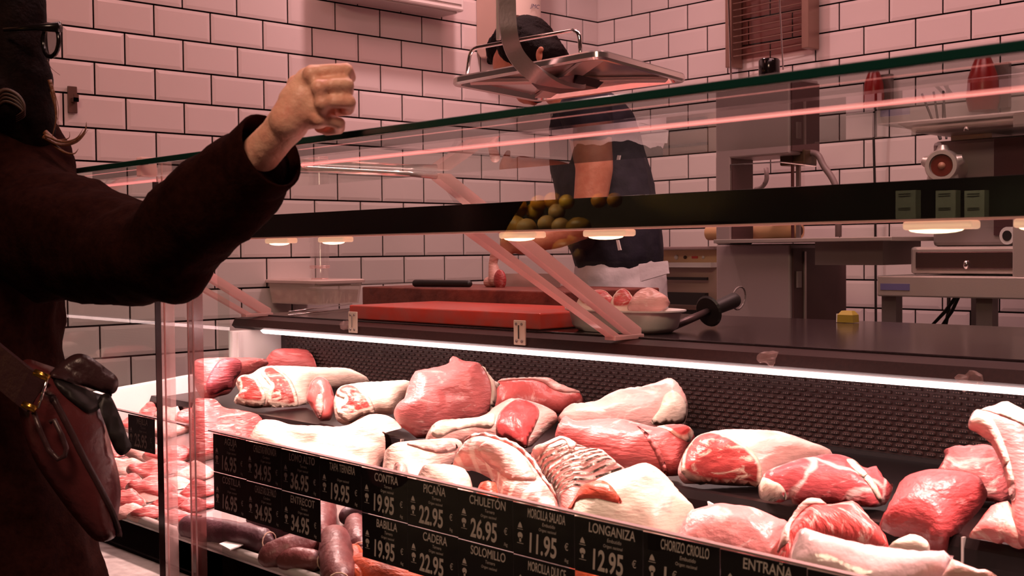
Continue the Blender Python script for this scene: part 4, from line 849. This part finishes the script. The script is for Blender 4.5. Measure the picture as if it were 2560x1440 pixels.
hs = [P(2022, 382, 3.2), P(2045, 383, 3.2), P(2058, 415, 3.2), P(2078, 440, 3.2), P(2092, 470, 3.2), P(2096, 500, 3.2), P(2096, 592, 3.2)]
mk('hose', tube(fillet(hs, .02), .010, 10), mat('grey hose', (.25, .18, .18), .45), mc, smooth=True)
hs = [P(1915, 420, 3.05), P(1918, 450, 3.05), P(1905, 470, 3.05), P(1888, 474, 3.05)]
mk('small_hose', tube(fillet(hs, .015), .007, 8), mat('grey hose', (.25, .18, .18), .45), mc, smooth=True)
ro = thing('paper_roll', 'tan wrapping paper roll lying behind the machine column', 'paper roll', P(1900, 597, 3.31))
ra, rb_ = P(1772, 586, 3.31), P(2000, 583, 3.31); ra.z = rb_.z = 1.2065
mk('roll', tube([ra, rb_], .026, 20), mat('tan paper', (.80, .46, .24), .6), ro, smooth=True, autos=.6)
mk('core_hole', tube([rb_+Vector((-.01, 0, 0)), rb_+Vector((.002, 0, 0))], .015, 16), mat('roll core', (.06, .02, .015), .8), ro)
#mk('rest', box(ra.x+.10, rb_.x-.02, yd(3.44), yd(3.48), .12, 1.182), MGSHADE, ro)
# packing machine left of the column
px0, px1 = P(1640, 650, 3.34).x, P(1786, 650, 3.34).x
vp = thing('packing_machine', 'beige packing machine with a button panel left of the grey machine', 'machine', ((px0+px1)/2, yd(3.5), .12))
BG = mat('beige enamel', (.52, .36, .30), .4)
mk('cabinet', box(px0, px1, yd(3.34), yd(3.72), .12, .90), BG, vp, bevel=.004)
mk('chamber', box(px0, px1, yd(3.36), yd(3.70), .935, 1.09), BG, vp, bevel=.006)
mk('slot', box(px0+.01, px1-.01, yd(3.38), yd(3.70), .90, .935), BLACKM, vp)
mk('dark_drawer', box(px0+.01, px1-.03, yd(3.325), yd(3.345), .955, .998), BLACKM, vp)
mk('dark_drawer', box(px0+.01, px1-.03, yd(3.335), yd(3.345), 1.042, 1.052), BLACKM, vp)
mk('lid', box(px0, px1+.03, yd(3.30), yd(3.70), 1.148, 1.160), mat('smoked lid', (.35, .24, .24), .2), vp, bevel=.003)
mk('panel_ledge', box(px0, px1, yd(3.32), yd(3.36), 1.086, 1.104), WHITEPL, vp, bevel=.002)
pn = mk('button_panel', box(px0, px1, yd(3.352), yd(3.36), 1.104, 1.148), mat('tan panel', (.78, .52, .30), .45), vp)
zc = 1.122
mk('button', ell((px0+.085, yd(3.350), zc), (.009, .004, .009)), WHITEPL, pn, smooth=True)
mk('button', ell((px0+.125, yd(3.350), zc), (.008, .004, .006)), mat('dark button', (.06, .03, .02), .4), pn, smooth=True)
mk('button', box(px0+.155, px0+.180, yd(3.349), yd(3.352), zc-.004, zc+.004), mat('red button', (.6, .04, .03), .4), pn)
mk('button', ell((px0+.205, yd(3.350), zc), (.006, .004, .006)), WHITEPL, pn, smooth=True)
# red sockets with cable, on the back wall
RS = mat('red plug plastic', (.30, .010, .010), .3)
def plug(lab, px, py, s, cord):
    c = P(px, py, 3.78); t = thing('power_plug', lab, 'plug', (c.x, -.03, c.z))
    mk('housing', lathe([(.030*s, -.055*s), (.036*s, -.03*s), (.032*s, .02*s), (.022*s, .05*s), (.016*s, .065*s)], (c.x, -.055, c.z)), RS, t, smooth=True, autos=.6)
    mk('bracket', box(c.x-.02*s, c.x+.05*s, -.03, -.009, c.z-.05*s, c.z+.05*s), STEELD, t)
    if cord:
        z = c.z-.05*s; pts = [(c.x, -.05, z), (c.x-.004, -.05, z-.1), (c.x-.006, -.035, z-.35), (c.x-.006, -.03, .8), (c.x-.012, -.03, .125)]
        mk('cable', tube(pts, .0045, 8), BLACKM, t, smooth=True)
plug('smaller red power plug on the back wall with a black cable hanging down', 2182, 222, 1.0, True)
plug('larger red power plug on the back wall above the mincer tray', 2455, 215, 1.45, False)
# steel table with the mincer
tx0 = P(2192, 700, 3.05).x; tz = P(2300, 690, 3.05).z
tb = thing('steel_table', 'stainless steel work table against the back wall at the right', 'table', (tx0+.6, yd(3.3), .12))
mk('top', box(tx0, 3.6, yd(3.05), yd(3.72), tz-.058, tz), STEEL, tb, bevel=.004)
for lx in (P(2230, 760, 3.10).x, P(2468, 760, 3.10).x, 3.5):
    for ly in (3.10, 3.65): mk('leg', box(lx-.022, lx+.022, yd(ly)-.018, yd(ly)+.018, .12, tz-.058), STEELD, tb)
mk('maker_plate', box(tx0+.012, tx0+.10, yd(3.048), yd(3.05), tz-.040, tz-.022), mat('blue print', (.14, .12, .26), .5), tb)
for k, (a, b) in enumerate((((2395, 740), (2322, 822)), ((2400, 740), (2350, 822)), ((2372, 740), (2362, 822)))):
    a, b = P(*a, 3.46+.03*k), P(*b, 3.46+.03*k); b2 = Vector((b.x, b.y, .125)); a.z = tz-.064
    tag(mk('power_cable', tube([a, a.lerp(b, .5)+Vector((.006, 0, 0)), b, b2], .006, 8), BLACKM, smooth=True), ('black cable slanting left under the steel table', 'black cable slanting right under the steel table', 'straight black cable under the steel table')[k], 'cable')
gm = thing('meat_mincer', 'stainless steel meat mincer with ring head and feed tray on the steel table', 'mincer', (P(2400, 690, 3.2).x, yd(3.3), tz))
g0_, g1_ = P(2275, 660, 3.12).x, P(2545, 660, 3.12).x
mk('base', box(g0_, g1_, yd(3.12), yd(3.50), tz+.004, P(2300, 617, 3.12).z), STEEL, gm, bevel=.008)
bx_ = mk('base_panel', box(g0_+.02, g1_-.01, yd(3.112), yd(3.12), tz+.018, P(2300, 617, 3.12).z-.014), mat('dark steel panel', (.14, .09, .09), .25, .8), gm, bevel=.003)
mk('panel_stud', ell((P(2420, 665, 3.12).x, yd(3.108), tz+.03), (.008, .006, .012)), CHROME, gm, smooth=True)
bz0 = P(2300, 617, 3.12).z
mk('body', box(P(2330, 400, 3.24).x, P(2580, 400, 3.24).x, yd(3.24), yd(3.52), bz0, P(2450, 345, 3.24).z), MG, gm, bevel=.012)
mk('body_panel', box(P(2486, 400, 3.235).x, P(2560, 400, 3.235).x, yd(3.232), yd(3.24), bz0+.03, P(2450, 350, 3.24).z), mat('dark red steel', (.14, .06, .07), .4, .4), gm)
hc = P(2357, 415, 3.10); hr = 44*dep(hc)/F
toc = Vector((.25, -1, 0)).normalized()
mk('neck', tube([hc-toc*.02, hc-toc*.16], hr*.8, 24), STEEL, gm, smooth=True, autos=.6)
mk('ring', lathe([(hr*.62, .012), (hr*.66, .022), (hr*.86, .022), (hr*.95, .012), (hr*.97, -.02), (hr*.7, -.024), (hr*.62, -.02)], hc, toc, 28), STEEL, gm, smooth=True, autos=.7)
lug = [tube([hc+toc*.0+(Vector((0, 0, 1))*cos(a)+toc.cross(Vector((0, 0, 1)))*sin(a))*hr*.9, hc+(Vector((0, 0, 1))*cos(a)+toc.cross(Vector((0, 0, 1)))*sin(a))*hr*1.18], [.018, .012], 10) for a in (0, 2*pi/5, 4*pi/5, 6*pi/5, 8*pi/5)]
mk('ring_lugs', lug, STEEL, gm, smooth=True, autos=.6)
mk('plate', lathe([(hr*.60, .0125), (hr*.60, .0145)], hc, toc), mat('mincer plate', (.16, .025, .015), .4, .4), gm)
mk('plate_centre', ell(hc+toc*.012, (hr*.22,)*3), mat('mince', (.45, .22, .14), .5), gm, smooth=True)
t0_, t1_ = P(2255, 316, 3.08), P(2600, 300, 3.08); tzz = P(2300, 330, 3.08).z
mk('feed_tray', loft([[(t0_.x+.03, yd(3.10), tzz), (3.0, yd(3.10), tzz), (3.0, yd(3.45), tzz), (t0_.x+.03, yd(3.45), tzz)], [(t0_.x, yd(3.07), tzz+.022), (3.0, yd(3.07), tzz+.022), (3.0, yd(3.48), tzz+.022), (t0_.x, yd(3.48), tzz+.022)], [(t0_.x-.006, yd(3.065), tzz+.024), (3.0, yd(3.065), tzz+.024), (3.0, yd(3.485), tzz+.024), (t0_.x-.006, yd(3.485), tzz+.024)], [(t0_.x-.006, yd(3.065), tzz+.030), (3.0, yd(3.065), tzz+.030), (3.0, yd(3.485), tzz+.030), (t0_.x-.006, yd(3.485), tzz+.030)]]), STEEL, gm, bevel=.002)
mk('tray_neck', box(P(2440, 350, 3.3).x-.06, P(2440, 350, 3.3).x+.06, yd(3.27), yd(3.40), P(2450, 345, 3.24).z-.01, tzz+.004), STEEL, gm)
for lab, a, b in (('leftmost of three thin skewers standing in the mincer tray', (2305, 235), (2350, 285)), ('middle of three thin skewers standing in the mincer tray', (2334, 230), (2352, 285)), ('rightmost of three thin skewers standing in the mincer tray', (2358, 228), (2366, 285))):
    b2 = P(*b, 3.40); b2.z = tzz+.006
    tag(mk('skewer', tube([P(*a, 3.45), b2], .0035, 8), BLACKM), lab, 'skewer')
wr = thing('film_roll', 'white film roll with dark core lying on the mincer base at the right edge', 'film roll', P(2520, 610, 3.2))
wa, wb = P(2518, 590, 3.16), P(2600, 580, 3.30); wa.z = wb.z = bz0+.0275
mk('roll', tube([wa, wb], .024, 18), WHITEPL, wr, smooth=True, autos=.6); mk('core', tube([wa-(wb-wa).normalized()*.002, wa], .014, 14), DARKH, wr)
sp0 = P(2532, 690, 3.06); tag(mk('steel_sheet', box(sp0.x, sp0.x+.12, yd(3.056), yd(3.068), tz+.001, P(2540, 545, 3.06).z), STEEL, bevel=.003), 'upright stainless sheet standing on the steel table at the right edge', 'steel sheet')

#@@PEOPLE
# ================================================================== the butcher
SKIN = mat('warm skin', (.62, .26, .16), .5, noise_amt=.4, nscale=40, col2=(.52, .18, .11), sss=.1, bump=.1, bscale=120)
SKINH = mat('pale skin', (.80, .46, .33), .45, noise_amt=.4, nscale=55, col2=(.74, .33, .24), sss=.1, bump=.15, bscale=160)
HAIRB = mat('black short hair', (.006, .003, .003), .7, bump=.4, bscale=300, spec=.08)
NAVY = mat('navy cotton', (.018, .014, .030), .8, noise_amt=.4, nscale=30, col2=(.010, .008, .018), bump=.25, bscale=40)
APRON = mat('white cotton apron', (.76, .68, .70), .75, bump=.35, bscale=22)
def J(px, py, d, r):
    p = P(px, py, d); return p, r*dep(p)/F
def chain(js): return [cap(a[0], a[1], b[0], b[1]) for a, b in zip(js, js[1:])]
bt = thing('person', 'person in a navy t-shirt and white apron, head bowed over the block behind the counter', 'person', (P(1540, 700, 2.66).x, yd(2.66), .12))
DB = 2.62
head = [J(1312, 122, DB, 70), J(1288, 158, DB, 58), J(1300, 200, DB, 44), J(1332, 222, DB, 34)]
bod = chain(head) + [cap(*J(1280, 205, DB, 22), *J(1284, 236, DB, 9)), cap(*J(1310, 240, DB, 20), *J(1335, 246, DB, 18)), cap(*J(1350, 160, DB, 52), *J(1435, 245, DB+.04, 58))]
bod += chain([J(1435, 245, DB+.04, 60), J(1480, 330, DB+.06, 90), J(1510, 480, DB+.06, 95), J(1540, 640, DB+.08, 95), J(1550, 760, DB+.08, 92)])
# near arm: shoulder, elbow, wrist; far arm behind the chest
bod += chain([J(1470, 300, DB-.08, 58), J(1486, 420, DB-.10, 48), J(1474, 520, DB-.12, 42), J(1455, 560, DB-.14, 40), J(1395, 592, DB-.18, 30), J(1345, 606, DB-.21, 24)])
hand_c = J(1305, 612, DB-.22, 27); bod += [cap(*J(1345, 606, DB-.21, 23), *hand_c)]
for k, (x, y) in enumerate(((1262, 590), (1256, 605), (1258, 620), (1266, 634))):
    bod += chain([J(1296, 596+9*k, DB-.225, 9.5), J(x, y, DB-.24, 9), J(x+8, y+16, DB-.215, 8.5)])
bod += chain([J(1318, 600, DB-.235, 10), J(1290, 585, DB-.255, 9), J(1268, 586, DB-.255, 8)])
bod += chain([J(1450, 300, DB+.14, 50), J(1450, 420, DB+.14, 40), J(1440, 500, DB+.10, 34), J(1395, 560, DB+.02, 26), J(1330, 605, DB-.06, 22)])
hip = P(1550, 760, DB+.08)
for sx in (-.055, .055):
    bod += [cap(hip+Vector((sx, 0, 0)), 0.075, hip+Vector((sx, 0, -.38)), .06), cap(hip+Vector((sx, 0, -.38)), .06, Vector((hip.x+sx, hip.y, .20)), .045), cap(Vector((hip.x+sx, hip.y, .16)), .04, Vector((hip.x+sx-.14, hip.y-.02, .155)), .035)]
body = blob('body', bod, SKIN, .009, bt, 3)
ear = P(1348, 138, DB-.125); er = dep(ear)/F
mk('ear', blob('ear', [ell(ear, (10*er, 7*er, 18*er)), ell(P(1352, 124, DB-.13), (9*er, 6*er, 8*er))], SKIN, .003, bt, 2).data and ell(ear, (.004,)*3), SKIN, bt)
hr_ = [cap(*J(1318, 112, DB+.01, 74), *J(1330, 128, DB+.01, 72)), cap(*J(1280, 110, DB, 56), *J(1262, 125, DB, 48)), cap(*J(1345, 120, DB+.02, 58), *J(1388, 150, DB+.02, 38)), cap(*J(1300, 110, DB-.03, 60), *J(1375, 145, DB-.02, 46)), cap(*J(1240, 140, DB, 24), *J(1228, 150, DB, 12))]
o = blob('hair', hr_, HAIRB, .006, bt, 2); crumple(o, .0025, 90, 3)
eye = P(1262, 196, DB-.085); mk('eye', [ell(P(1262, 196, DB-.075), (.008, .008, .006)), ell(P(1243, 178, DB-.03), (.008, .008, .006))], mat('dark eye', (.02, .01, .01), .2), bt, smooth=True)
mk('beard', blob('beard', [cap(*J(1318, 232, DB-.03, 13), *J(1345, 238, DB-.03, 15)), cap(*J(1345, 238, DB-.04, 20), *J(1352, 190, DB-.06, 14))], HAIRB, .005, bt, 2).data and ell(P(1345, 240, DB), (.003,)*3), HAIRB, bt)
shirt = chain([J(1440, 262, DB+.05, 66), J(1482, 335, DB+.06, 112), J(1505, 450, DB+.06, 126), J(1530, 560, DB+.07, 124), J(1545, 625, DB+.08, 118)])
shirt += chain([J(1462, 280, DB-.08, 70), J(1474, 315, DB-.095, 64)]) + chain([J(1450, 300, DB+.14, 64), J(1446, 375, DB+.14, 54)])
o = blob('t_shirt', shirt, NAVY, .010, bt, 3); crumple(o, .008, 9, 2)
ap = chain([J(1540, 640, DB+.08, 108), J(1548, 700, DB+.08, 116), J(1552, 860, DB+.08, 128), J(1555, 1060, DB+.08, 132)])
o = blob('apron', ap, APRON, .011, bt, 3); crumple(o, .010, 8, 5)
mk('apron_flap', prism([P(1596, 660, DB-.085), P(1664, 652, DB-.03), P(1668, 684, DB-.03), P(1600, 704, DB-.085)], (.004, .006, 0)), APRON, bt, bevel=.002)
mk('shirt_tag', prism([P(1540, 600, DB-.11), P(1546, 600, DB-.11), P(1552, 625, DB-.11), P(1545, 626, DB-.11)], (0, .004, 0)), WHITEPL, bt)

# ================================================================== the customer at the left
COAT = mat('dark brown wool coat', (.017, .0045, .0030), .95, noise_amt=.5, nscale=90, col2=(.009, .002, .0015), bump=.15, bscale=200, spec=.03)
HAIRW = mat('dark brown hair', (.0035, .0010, .0008), .7, noise_amt=.5, nscale=60, col2=(.008, .0022, .0014), bump=.25, bscale=140, spec=.06)
def K(px, py, D, r): return PD(px, py, D), r*D/F
fl = PD(-60, 1500, 1.80)
wm = thing('person', 'customer in a dark brown wool coat and glasses reaching a fist over the glass top', 'person', (fl.x, fl.y, 0))
hb = chain([K(-60, 40, 1.80, 118), K(-40, 150, 1.80, 100), K(-50, 330, 1.82, 66), K(-50, 480, 1.82, 100), K(-80, 800, 1.84, 150), K(-80, 1100, 1.84, 150)])
hb += [cap(*K(40, 90, 1.75, 20), *K(56, 130, 1.745, 13)), cap(*K(10, 190, 1.77, 50), *K(25, 215, 1.76, 30))]
hb += chain([K(-50, 480, 1.82, 90), K(60, 540, 1.74, 80), K(230, 605, 1.65, 70), K(395, 628, 1.53, 66), K(560, 480, 1.41, 60), K(660, 375, 1.35, 50), K(694, 338, 1.33, 47), K(722, 305, 1.32, 52)])
DH = 1.31
hb += chain([K(722, 300, DH, 50), K(760, 250, DH, 54)]) + chain([K(735, 285, DH, 46), K(790, 270, DH, 50)]) + chain([K(740, 255, DH, 46), K(772, 205, DH, 38)]) + chain([K(775, 215, DH-.004, 40), K(795, 285, DH-.002, 38)])
fing = [((778, 182), (866, 175), (874, 194), 19.5, DH-.016), ((797, 217), (868, 212), (868, 232), 19, DH-.024), ((804, 257), (873, 255), (870, 273), 19, DH-.022), ((798, 299), (848, 308), (848, 322), 17, DH-.010)]
for (a, b, c, r, D) in fing:
    hb += chain([K(*a, D, r*1.05), K((a[0]+b[0])/2, (a[1]+b[1])/2-2, D-.002, r*.92), K(*b, D+.004, r*.95), K(c[0], c[1], D+.028, r*.86), K(c[0]-32, c[1]+4, D+.050, r*.80), K(c[0]-52, c[1]-2, D+.046, r*.7)])
hb += chain([K(745, 215, DH+.02, 30), K(795, 190, DH+.035, 22), K(845, 190, DH+.05, 19)])      # thumb, folded behind the index finger
hb += [ell(*(lambda q: (q[0], (q[1],)*3))(K(x, y, D, r))) for x, y, D, r in ((780, 186, DH-.020, 25), (798, 220, DH-.030, 23), (806, 258, DH-.028, 22), (800, 298, DH-.016, 20))]
body = blob('body', hb, SKINH, .0032, wm, 1)
coat = chain([K(-50, 400, 1.84, 150), K(-80, 520, 1.85, 215), K(-95, 700, 1.85, 240), K(-105, 880, 1.85, 240), K(-95, 1100, 1.85, 280), K(-80, 1440, 1.85, 318), K(-70, 1800, 1.85, 330)])
coat += chain([K(30, 400, 1.80, 130), K(65, 520, 1.76, 160), K(140, 600, 1.70, 150)])
coat += chain([K(110, 560, 1.72, 150), K(230, 610, 1.64, 146), K(330, 632, 1.57, 136), K(395, 634, 1.52, 124), K(455, 586, 1.475, 118), K(540, 507, 1.42, 108), K(610, 440, 1.385, 99)])
coat += [cap(*K(225, 520, 1.64, 62), *K(285, 545, 1.61, 58)), cap(*K(80, 350, 1.80, 80), *K(130, 410, 1.78, 76)), cap(*K(400, 642, 1.51, 116), *K(435, 658, 1.50, 98))]
o = blob('coat', coat, COAT, .0105, wm, 3); crumple(o, .014, 5.5, 4); crumple(o, .005, 16, 1)
# open cuff: a short flared tube with a dark lining
ca, cb = K(598, 450, 1.39, 101)[0], PD(676, 378, 1.355); axc = (cb-ca).normalized()
u1 = (fw*-1).cross(axc).normalized(); u2 = axc.cross(u1)
def ring_(c, r1, r2, tl=0.): return [tuple(c+u1*(r1*cos(a))+u2*(r2*sin(a))+axc*(tl*cos(a))) for a in [2*pi*k/28 for k in range(28)]]
rr_ = 98*1.36/F
cv = loft([ring_(ca, rr_*1.03, rr_*1.02), ring_(ca.lerp(cb, .5), rr_*1.03, rr_*1.0, .002), ring_(cb, rr_*1.03, rr_*.98, .006), ring_(cb+axc*.003, rr_*.98, rr_*.93, .006), ring_(cb, rr_*.93, rr_*.88, .006), ring_(ca, rr_*.86, rr_*.8)])
cf = mk('cuff', (cv[0], cv[1][:-2]), COAT, wm, smooth=True)
hair = chain([K(-70, 20, 1.84, 175), K(-80, 120, 1.85, 190), K(-80, 240, 1.86, 180), K(-60, 330, 1.86, 150)]) + chain([K(15, -60, 1.77, 92), K(22, 30, 1.76, 90), K(30, 120, 1.755, 86), K(40, 200, 1.755, 88), K(62, 285, 1.76, 76), K(82, 345, 1.765, 54)])
hair += chain([K(-10, 235, 1.72, 60), K(15, 262, 1.715, 40)])
o = blob('hair', hair, HAIRW, .008, wm, 3); crumple(o, .004, 22, 8)
def lock(pts, r0, D):
    ps = [PD(x, y, D) for x, y in pts]; sm = []
    for i in range(len(ps)-1):
        for s in range(5):
            a, b, c, d_ = ps[max(i-1, 0)], ps[i], ps[i+1], ps[min(i+2, len(ps)-1)]; t = s/5
            sm.append(.5*((2*b)+(c-a)*t+(2*a-5*b+4*c-d_)*t*t+(3*b-a-3*c+d_)*t**3))
    sm.append(ps[-1]); n = len(sm); return tube(sm, [max(.0003, r0*(1-i/(n-1))**.8) for i in range(n)], 7)
LK = mat('auburn hair tips', (.14, .045, .016), .45, bump=.3, bscale=150)
TIPS = (([(112, 330), (150, 358), (190, 350), (212, 328), (216, 305)], .0042, 1.74), ([(108, 342), (150, 362), (192, 355), (220, 325)], .0030, 1.735), ([(112, 338), (155, 354), (190, 346), (208, 322)], .0024, 1.73), ([(120, 352), (160, 380), (185, 384), (196, 372)], .0028, 1.74), ([(115, 350), (150, 350), (172, 345), (174, 330)], .0016, 1.745), ([(124, 200), (136, 250), (140, 300), (128, 350)], .0032, 1.73), ([(118, 150), (128, 170), (150, 188)], .0006, 1.73), ([(130, 210), (146, 270), (142, 320)], .0008, 1.73), ([(126, 230), (140, 280), (150, 330)], .0007, 1.73))
lk = [lock(p, r, D) for p, r, D in TIPS]
mk('hair_ends', lk, LK, wm, smooth=True)
lk = [lock([(-20, 250+8*k), (10, 225+9*k), (45, 238+9*k), (62, 270+6*k), (40, 290+5*k)], .004, 1.685+.003*k) for k in range(4)]
mk('hair_curl', lk, mat('brown hair curl', (.05, .018, .010), .5), wm, smooth=True)
GL = mat('black spectacle frame', (.006, .004, .004), .2)
gl = mk('glasses', [tube([PD(10, 74, 1.69), PD(90, 68, 1.675), PD(150, 68, 1.67)], [.003, .0045, .008], 8)], GL, wm, smooth=True)
lc = PD(127, 102, 1.70); la = (PD(127, 62, 1.70)-lc); lb2 = (PD(152, 100, 1.67)-PD(112, 104, 1.73))*.5
mk('rim', tube([lc+la*cos(a)+lb2*sin(a) for a in [2*pi*k/20 for k in range(20)]], .0034, 7, True), GL, gl, smooth=True)
mk('lens', ([tuple(lc+la*cos(a)+lb2*sin(a)+Vector((0, 0, 0))) for a in [2*pi*k/20 for k in range(20)]]+[tuple(lc+la*cos(a)+lb2*sin(a)+Vector((.002, .002, 0))) for a in [2*pi*k/20 for k in range(20)]], [tuple(range(20)), tuple(range(39, 19, -1))]+[(k, (k+1) % 20, 20+(k+1) % 20, 20+k) for k in range(20)]), glass('spectacle lens', (.95, .97, .96), 0, 2.5), gl)
# ------------------------------------------------------------------ her leather handbag
BAGM = mat('burgundy brown leather', (.105, .022, .024), .30, noise_amt=.4, nscale=18, col2=(.085, .016, .018), bump=.2, bscale=60)
BAGD = mat('dark leather', (.045, .018, .020), .35, bump=.2, bscale=80)
GOLD = mat('gold metal', (.75, .42, .08), .25, 1)
pl = plane(PD(180, 1150, 1.58), radians(5))
BT, BR = .055, .06; Hb = []
bagv = pillow(pl, [(60, 900), (110, 910), (170, 935), (235, 990), (265, 1050), (280, 1120), (296, 1180), (302, 1240), (292, 1310), (285, 1345), (240, 1352), (190, 1300), (130, 1220), (80, 1140), (50, 1040), (40, 950)], BT, BR, back=1., step=.011, amp=.004, nsc=14, H=Hb)
bg = mk('handbag', (bagv[0], bagv[1]), BAGM, smooth=True); tag(bg, 'burgundy brown leather shoulder bag hanging at the customer\'s side', 'handbag')
def bagpart(name, pxs, m, T, R, lift, **k):
    v = pillow(pl, pxs, T, R, back=.3, step=.009, lift=lift, on=Hb[0], **k); return mk(name, (v[0], v[1]), m, bg, smooth=True)
bagpart('flap', [(125, 935), (165, 897), (195, 884), (225, 892), (262, 918), (293, 945), (292, 975), (270, 985), (210, 966), (160, 950)], BAGD, .007, .012, .006)
bagpart('mouth_lining', [(135, 945), (190, 962), (250, 985), (280, 985), (262, 1010), (225, 1030), (190, 1010), (150, 975)], BLACKM, .004, .02, .003)
bagpart('strap_tail', [(245, 1000), (272, 985), (300, 1040), (318, 1090), (328, 1118), (305, 1138), (285, 1122), (262, 1060)], BLACKM, .003, .005, .006)
sm_ = []
for q in catmull([(135, 1000), (165, 1050), (205, 1130), (250, 1215), (283, 1285), (287, 1325)], 5)[:25]:
    u_, v_ = onplane(pl, q.x, q.y); sm_.append(pl[0]+pl[2]*u_+pl[3]*v_+pl[1]*(Hb[0](u_, v_)+.001))
mk('side_seam', tube(sm_, .0045, 7), BAGD, bg, smooth=True)
sv_ = [PD(x, y, D) for x, y, D in ((-160, 800, 1.60), (-20, 900, 1.56), (60, 965, 1.53), (95, 990, 1.53))]
mk('shoulder_strap', ribbon(sv_, Vector((.3, .2, 1)), .050, .006), BAGD, bg)
mk('buckle_bar', tube([PD(86, 930, 1.50), PD(122, 946, 1.50)], .0046, 8), GOLD, bg, smooth=True)
mk('buckle_bar', tube([PD(57, 1010, 1.50), PD(90, 1024, 1.50)], .0046, 8), GOLD, bg, smooth=True)
mk('buckle_side', [tube([PD(118, 946, 1.50), PD(96, 1020, 1.50)], .0020, 6)], CHROME, bg, smooth=True)
mk('zip_pull', tube([PD(x, y, 1.505) for x, y in ((84, 1030), (100, 1075), (122, 1125), (145, 1148), (162, 1140), (166, 1120), (155, 1090), (135, 1050), (125, 1055))], .0035, 7), BAGD, bg, smooth=True)

#@@STALL
# ================================================================== the greengrocer's stall across the aisle (behind the camera; the glass reflects it)
GY = yd(.929)
def mirror(px, py, d): p = P(px, py, d); return Vector((p.x, 2*GY-p.y, p.z))
DV = 3.55; sy_ = 2*GY-yd(DV)
stl = thing('fruit_stall', 'dark wooden fruit stall across the aisle, reflected in the counter glass', 'stall', (2.0, sy_-.1, 0))
DW = mat('dark stall wood', (.035, .022, .014), .6)
xl_, xr_ = mirror(900, 560, DV).x, mirror(1560, 560, DV).x
zsh = mirror(1250, 590, DV).z
for k, (zz, dy) in enumerate(((zsh-.115, .0), (zsh+.045, -.28))): mk('shelf', box(xl_-.3, xr_+.2, sy_-.28+dy, sy_+.10+dy, zz-.03, zz), DW, stl)
mk('back_board', box(xl_-.4, xr_+2.4, sy_-.62, sy_-.60, 0, 2.0), mat('black board', (.012, .008, .006), .7), stl)
mk('stand', [box(xl_-.3, xl_-.26, sy_-.55, sy_+.05, 0, zsh), box(xr_+.16, xr_+.2, sy_-.55, sy_+.05, 0, zsh)], DW, stl)
cols = dict(a=(.55, .035, .02), o=(.85, .33, .03), y=(.85, .46, .04), g=(.50, .46, .08), b=(.55, .27, .06), n=(.62, .34, .14))
nm = dict(a='tomato', o='orange', y='lemon', g='grapes', b='squash', n='onion')
row1 = [(990, 568, 22, 'a'), (1030, 565, 24, 'a'), (1075, 562, 26, 'a'), (1045, 545, 20, 'a'), (1160, 568, 40, 'b'), (1215, 560, 36, 'b'), (1285, 566, 34, 'b'), (1320, 570, 26, 'n'), (1370, 560, 24, 'n'), (1405, 566, 24, 'n'), (1450, 568, 30, 'b'), (1275, 600, 26, 'n'), (1320, 606, 26, 'n'), (1360, 600, 24, 'n'), (1415, 622, 30, 'b'), (1455, 602, 34, 'b'), (1440, 640, 26, 'b')]
row2 = [(1060, 530, 22, 'a'), (1130, 530, 12, 'g'), (1145, 522, 12, 'g'), (1160, 532, 12, 'g'), (1150, 540, 12, 'g'), (1170, 522, 12, 'g'), (1258, 536, 20, 'y'), (1300, 524, 22, 'y'), (1340, 528, 24, 'y'), (1350, 508, 22, 'o'), (1385, 502, 24, 'o'), (1300, 512, 20, 'o'), (1395, 530, 22, 'n'), (1420, 505, 20, 'y'), (1500, 502, 20, 'o'), (1540, 500, 20, 'o')]
for ri, rw in enumerate((row1, row2)):
    for (px, py, r, t) in rw:
        p = mirror(px, py, DV+.02*(r % 5)+.24*ri); rr = r*(dep(P(px, py, DV+.24*ri)))/F
        s_ = (1.25, .9, .85) if t in 'b' else (1, 1, .94)
        o = mk(nm[t] if t != 'g' else 'grape', ell(p, (rr*s_[0], rr*s_[1], rr*s_[2]), n=16), mat('skin of '+nm[t], cols[t], .35, noise_amt=.4, nscale=25), smooth=True)
        tag(o, '%s heaped on the %s shelf of the stall reflected in the glass' % (nm[t], 'lower front' if ri == 0 else 'upper rear'), 'fruit' if t in 'aoygb' else 'vegetable', '%s on the %s stall shelf' % (nm[t], 'lower' if ri == 0 else 'upper'))
for k, (x0_, x1_) in enumerate(((2242, 2292), (2342, 2392), (2414, 2464))):
    a, b = mirror(x0_, 548, DV), mirror(x1_, 475, DV); w_ = abs(b.x-a.x)
    t = thing('drinks_carton', ('left', 'middle', 'right')[k]+' tall cream carton on the stall reflected in the dark lamp bar', 'carton', ((a.x+b.x)/2, sy_, a.z))
    mk('carton_body', box(min(a.x, b.x), max(a.x, b.x), sy_-w_*.5, sy_, a.z, b.z), mat('cream carton', (.62, .58, .42), .5), t)
    mk('printed_lines', [box(min(a.x, b.x)+w_*.15, max(a.x, b.x)-w_*.25, sy_, sy_+.001, a.z+(b.z-a.z)*f_, a.z+(b.z-a.z)*f_+.003) for f_ in (.3, .36, .78, .86)], mat('grey print', (.12, .11, .08), .6), t)
mk('carton_shelf', box(mirror(2200, 550, DV).x-.1, mirror(2520, 550, DV).x+.1, sy_-.25, sy_+.03, mirror(2300, 548, DV).z-.03, mirror(2300, 548, DV).z), DW, stl)
